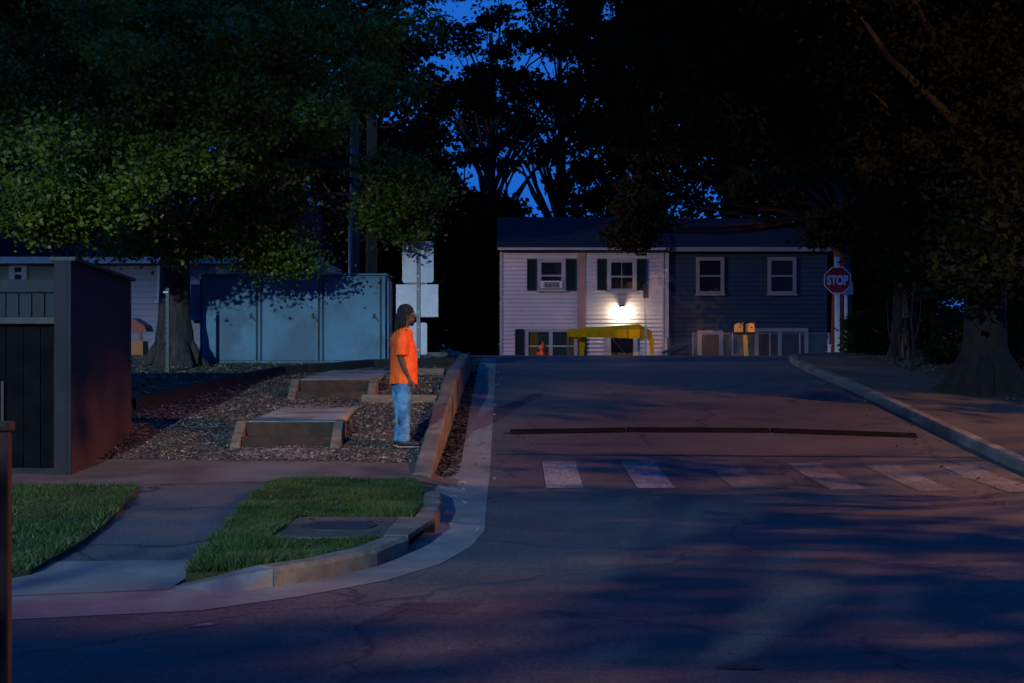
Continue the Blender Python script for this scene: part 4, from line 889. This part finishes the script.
# 2 centre back trees
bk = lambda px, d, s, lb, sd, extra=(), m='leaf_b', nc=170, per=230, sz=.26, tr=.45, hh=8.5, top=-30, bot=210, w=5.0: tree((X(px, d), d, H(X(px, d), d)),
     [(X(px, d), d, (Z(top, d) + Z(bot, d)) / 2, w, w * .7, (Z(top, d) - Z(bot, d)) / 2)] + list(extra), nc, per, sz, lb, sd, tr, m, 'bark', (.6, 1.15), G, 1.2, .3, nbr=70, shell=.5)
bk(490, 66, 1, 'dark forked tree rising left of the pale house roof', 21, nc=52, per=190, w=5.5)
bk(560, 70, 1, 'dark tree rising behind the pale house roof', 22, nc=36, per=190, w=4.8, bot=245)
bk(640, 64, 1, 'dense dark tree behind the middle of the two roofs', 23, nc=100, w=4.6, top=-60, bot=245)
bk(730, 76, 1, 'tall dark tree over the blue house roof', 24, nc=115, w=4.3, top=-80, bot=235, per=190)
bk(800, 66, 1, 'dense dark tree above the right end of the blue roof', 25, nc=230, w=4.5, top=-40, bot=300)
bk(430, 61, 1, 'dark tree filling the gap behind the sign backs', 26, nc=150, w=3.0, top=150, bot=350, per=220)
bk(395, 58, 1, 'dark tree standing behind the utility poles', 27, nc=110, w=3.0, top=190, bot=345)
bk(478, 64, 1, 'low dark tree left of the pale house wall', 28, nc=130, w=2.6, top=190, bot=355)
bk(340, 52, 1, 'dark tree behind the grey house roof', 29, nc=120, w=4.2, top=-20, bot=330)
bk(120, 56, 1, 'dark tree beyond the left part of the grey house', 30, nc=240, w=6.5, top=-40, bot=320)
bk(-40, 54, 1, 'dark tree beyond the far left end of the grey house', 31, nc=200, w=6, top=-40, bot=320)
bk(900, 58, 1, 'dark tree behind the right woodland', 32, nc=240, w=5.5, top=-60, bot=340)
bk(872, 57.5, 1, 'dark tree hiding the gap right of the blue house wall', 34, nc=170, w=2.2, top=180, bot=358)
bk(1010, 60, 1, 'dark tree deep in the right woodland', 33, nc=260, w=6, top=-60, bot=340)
# overhead near-centre foliage and hanging clump
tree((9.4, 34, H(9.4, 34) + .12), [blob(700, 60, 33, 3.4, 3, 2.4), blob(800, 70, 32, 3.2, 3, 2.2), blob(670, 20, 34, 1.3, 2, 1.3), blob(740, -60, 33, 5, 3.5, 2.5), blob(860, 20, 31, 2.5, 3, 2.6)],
     260, 330, .15, 'big dark tree leaning over the road from the right', 41, .3, 'leaf_b', 'bark_shaded', (.5, 1.0), G, 1.5, .4, nbr=80)
tree((X(842, 46), 46, 1.1), [blob(642, 195, 46, .9, .8, 1.25), blob(655, 140, 46, 1.3, .9, 1.0), blob(630, 235, 46, .45, .4, .5), blob(760, 90, 46, 3.2, 2, 2.6), blob(850, 120, 47, 2.5, 2, 3.2), blob(690, 70, 46, 2, 1.5, 1.5), blob(775, 185, 45.5, 1.8, 1.0, .8), blob(830, 225, 45, .7, .7, .6)],
     210, 330, .14, 'reddish trunked tree with a brown limb drooping over the pale house', 42, .38, 'leaf_r', 'bark_red', (.4, .8), G, 1.15, .45, nbr=60)
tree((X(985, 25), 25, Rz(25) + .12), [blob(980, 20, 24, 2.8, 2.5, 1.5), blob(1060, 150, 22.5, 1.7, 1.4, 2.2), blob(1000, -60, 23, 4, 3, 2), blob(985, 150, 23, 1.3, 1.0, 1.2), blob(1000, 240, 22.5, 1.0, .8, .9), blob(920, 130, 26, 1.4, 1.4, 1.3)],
     330, 330, .12, 'massive dark tree with spreading roots by the right pavement', 43, .42, 'leaf_b', 'bark_shaded', (.4, .9), G, 2.0, .4, nbr=80)
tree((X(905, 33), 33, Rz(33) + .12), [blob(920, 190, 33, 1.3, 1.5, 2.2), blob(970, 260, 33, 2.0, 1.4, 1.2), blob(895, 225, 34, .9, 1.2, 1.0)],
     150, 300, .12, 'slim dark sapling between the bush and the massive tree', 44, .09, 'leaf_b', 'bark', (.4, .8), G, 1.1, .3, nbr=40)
# unseen trees added off frame, crowns shaped to block and dapple lamp light
tree((3.0, -6.5, 0), [(4.0, 1.2, 5.8, 1.9, 4.8, 1.0), (3.1, -3.5, 5.9, 1.6, 2.2, .9), (3.5, .5, 7.4, 2.1, 2.0, 1.3), (4.2, -1.2, 4.6, 2.1, 2.2, .8), (6.6, -3.2, 5.7, 1.1, .5, .35), (7.4, -1.6, 5.6, 1.0, .35, .3), (2.0, 3.5, 5.2, 1.4, 2.4, .9)], 330, 200, .13,
     'unseen tree added behind the camera position to shade the road', 45, .22, 'leaf_b', 'bark', (.25, .55), G, 1.4, .4, nbr=40)
tree((-4.6, -4.8, 0), [(-6.6, -4.5, 3.6, 2.2, 1.4, 1.2), (-2.2, -4.5, 4.4, 1.8, 1.4, 1.3), (-3.4, -4.5, 3.8, 2.0, 1.6, 1.5), (-5.4, -3.0, 5.5, .8, 1.4, .3)], 150, 200, .13,
     'unseen tree added behind the camera on the left to block lamp light', 47, .2, 'leaf_b', 'bark', (.25, .6), G, 1.4, .4, nbr=30)
tree((13.2, 15.5, .12), [(10.2, 10.3, 5.9, .9, 2.7, .8), (10.2, 16.6, 5.9, .9, 2.1, .9), (10.0, 7.0, 5.3, .8, 1.3, .5), (10.6, 6.4, 5.6, .9, 1.6, .9), (11.0, 10.5, 5.0, 1.3, 2.6, .5), (9.2, 12.6, 4.4, 1.0, 1.6, .35), (11.2, 7.4, 5.2, 1.3, 1.0, .5), (12.4, 18.2, 4.4, 1.8, 1.8, 2.2), (13.4, 22, 4.4, 1.6, 1.8, 2.2), (14.6, 16.4, 7.0, 2.0, 1.2, .8)], 200, 150, .13,
     'unseen roadside tree outside the right picture edge, crown shaped for lamp shade', 46, .2, 'leaf_b', 'bark', (.25, .55), G, 1.3, .3, nbr=40)
# bushes
def bush(base, r, n, per, size, label, seed, m='bush', name='bush'):
    rnd = random.Random(seed); t = thing(name, base, label, 'bush', 'bushes right of the road'); cl = []; mb = MB(); B = Vector(base)
    for _ in range(n):
        g = Vector((rnd.gauss(0, 1), rnd.gauss(0, 1), rnd.gauss(0, 1))).normalized() * (rnd.random() ** .5); c = (B.x + g.x * r[0], B.y + g.y * r[1], B.z + r[2] * .95 + g.z * r[2]); cl.append((*c, rnd.uniform(.15, .32)))
        if rnd.random() < .5: mb.tube([B + Vector((rnd.gauss(0, .1), rnd.gauss(0, .1), -.05)), (B + Vector(c)) / 2 + Vector((0, 0, .1)), c], [.03, .02, .006], 5)
    mb.build('stem', M['bark'], t, fix=False); np_mesh('foliage', leaves(cl, per, size, seed, .9), M[m], t)
bush((X(876, 38.5), 38.5, 1.4), (.95, .8, .55), 50, 190, .09, 'leafy green bush right below the stop sign', 51)
bush((X(900, 36), 36, 1.38), (1.2, .9, .8), 70, 160, .09, 'wide dark bush between stop sign and saplings', 52, 'leaf_b')
bush((X(960, 31), 31, 1.2), (1.2, .9, .7), 60, 160, .09, 'dark low bush behind the massive trunk', 53, 'leaf_b')
bush((X(1010, 28), 28, 1.05), (.9, .9, 1.1), 50, 160, .09, 'sparse tall bush at the right picture edge', 54, 'bush')
for k, (px, d, lb) in enumerate(((894, 31, 'thin bare forked stem rising before the dark bushes'), (912, 29, 'thin bare stem beside the right woodland edge'))):
    t = thing('sapling', (X(px, d), d, Rz(d) + .12), lb, 'sapling', 'bare saplings beside the pavement'); x, z = X(px, d), Rz(d); rnd = random.Random(k)
    mb = MB(); mb.tube([(x, d, z), (x + .03, d, z + .6), (x - .02, d, z + 1.2), (x + .08, d, z + 2.2)], [.035, .03, .025, .01], 7); mb.tube([(x, d, z + .3), (x - .12, d, z + .9), (x - .16, d + .1, z + 1.9)], [.025, .018, .008], 6); mb.tube([(x, d, z + .5), (x + .15, d, z + 1.1), (x + .22, d, z + 2)], [.022, .016, .007], 6)
    mb.build('stem', M['bark_shaded'], t, smooth=True)
    np_mesh('foliage', leaves([(x + rnd.gauss(0, .25), d, z + rnd.uniform(1.5, 2.5), .3) for _ in range(8)], 60, .09, 60 + k), M['leaf_b'], t)

# ------------------------------------------------------------------ street lamps (outside the frame, light the street)
def lamp(x, y, h, col, power, arm, label, rad=.12, cone=172, flood=None):
    z = H(x, y); t = thing('street_lamp', (x, y, z), label, 'street lamp', 'street lamps beside the junction')
    MB().tube([(x, y, z - .1), (x, y, z + h + .1)], [.1, .06], 12).build('pole', M['metal'], t, smooth=True)
    ax, ay = x + arm[0], y + arm[1]
    MB().tube([(x, y, z + h), (x + arm[0] * .5, y + arm[1] * .5, z + h + .25), (ax, ay, z + h + .25)], .035, 8).build('arm', M['metal'], t, smooth=True)
    hd_ = MB().box(ax - .16, ax + .16, ay - .16, ay + .16, z + h + .16, z + h + .3).build('lamp_head', M['metal_dark'], t, bev=.03)
    MB().ball((ax, ay, z + h + .11), (.12, .12, .05), 14, 7).build('lens', emis('lens_glow', col, 5), hd_, smooth=True)
    l = bpy.data.lights.new('lamp_light', 'SPOT'); l.energy = power; l.color = col; l.shadow_soft_size = rad; l.spot_size = R(cone); l.spot_blend = .08
    o = bpy.data.objects.new('lamp_light', l); COL.objects.link(o); o.parent = hd_; o.location = Vector((ax, ay, z + h - .12)) - wloc(hd_)
    if flood:
        fh = MB().beam((x + .3, y - .1, z + h - .3), (x + .3, y + .25, z + h - .35), .3, .22).build('flood_head', M['metal_dark'], t, bev=.02)
        l2 = bpy.data.lights.new('flood_light', 'SPOT'); l2.energy = flood[1]; l2.color = col; l2.shadow_soft_size = rad; l2.spot_size = R(flood[2]); l2.spot_blend = .5
        o2 = bpy.data.objects.new('flood_light', l2); COL.objects.link(o2); o2.parent = fh; p = Vector((x + .3, y + .4, z + h - .36)); o2.location = p - wloc(fh)
        o2.rotation_euler = (Vector(flood[0]) - p).to_track_quat('-Z', 'Y').to_euler()
    return o
COOL = (.60, .86, 1.0); SOD = (1.0, .42, .13)
lamp(-10.5, -16, 8.3, COOL, 5200, (1.0, .6), 'cool white street lamp behind the camera on the left', .12)
lamp(17.0, 11.0, 8.0, SOD, 2100, (-1.2, .1), 'orange sodium street lamp right of the junction', .10, 149)
lamp(4.6, -14, 9.6, SOD, 1, (-.6, .2), 'sodium lamp with a floodlight aimed up the hill', .10, 120, ((5.9, 45, 2.4), 8000, 11))
lamp(-17.6, 38.6, 7.5, (1, .76, .68), 1, (.6, 1.0), 'warm street lamp on the upper cross street left of the houses', .15, 120, ((6, 52, 1), 750, 112))

# ------------------------------------------------------------------ world, camera
w = bpy.data.worlds.new('World'); SC.world = w; w.use_nodes = True; nt = w.node_tree; bgn = nt.nodes['Background']
sk = nt.nodes.new('ShaderNodeTexSky'); sk.sky_type = 'NISHITA'; sk.sun_disc = False; sk.sun_elevation = R(1); sk.sun_rotation = R(200); sk.altitude = 100
bw = nt.nodes.new('ShaderNodeRGBToBW'); nt.links.new(sk.outputs[0], bw.inputs[0])
mr = nt.nodes.new('ShaderNodeMapRange'); mr.inputs[1].default_value = 0; mr.inputs[2].default_value = .5; mr.inputs[3].default_value = .75; mr.inputs[4].default_value = 1.5; nt.links.new(bw.outputs[0], mr.inputs[0])
vm = nt.nodes.new('ShaderNodeVectorMath'); vm.operation = 'SCALE'; vm.inputs[0].default_value = (.009, .105, .50); nt.links.new(mr.outputs[0], vm.inputs['Scale'])
nt.links.new(vm.outputs[0], bgn.inputs[0]); bgn.inputs[1].default_value = .1
cd = bpy.data.cameras.new('camera'); co = bpy.data.objects.new('camera', cd); COL.objects.link(co); co.location = (0, 0, CZ); co.rotation_euler = (R(90), 0, 0)
cd.lens = 50; cd.sensor_width = 36; cd.shift_y = (HY - 341.5) / 1024; cd.clip_end = 1000; cd.clip_start = .1; SC.camera = co
SC.view_settings.view_transform = 'Standard'; SC.view_settings.look = 'None'; SC.view_settings.exposure = 3; SC.view_settings.gamma = 1
SC.render.engine = 'CYCLES'; SC.cycles.use_denoising = True; SC.cycles.max_bounces = 5; SC.cycles.sample_clamp_indirect = 4; SC.cycles.use_light_tree = True
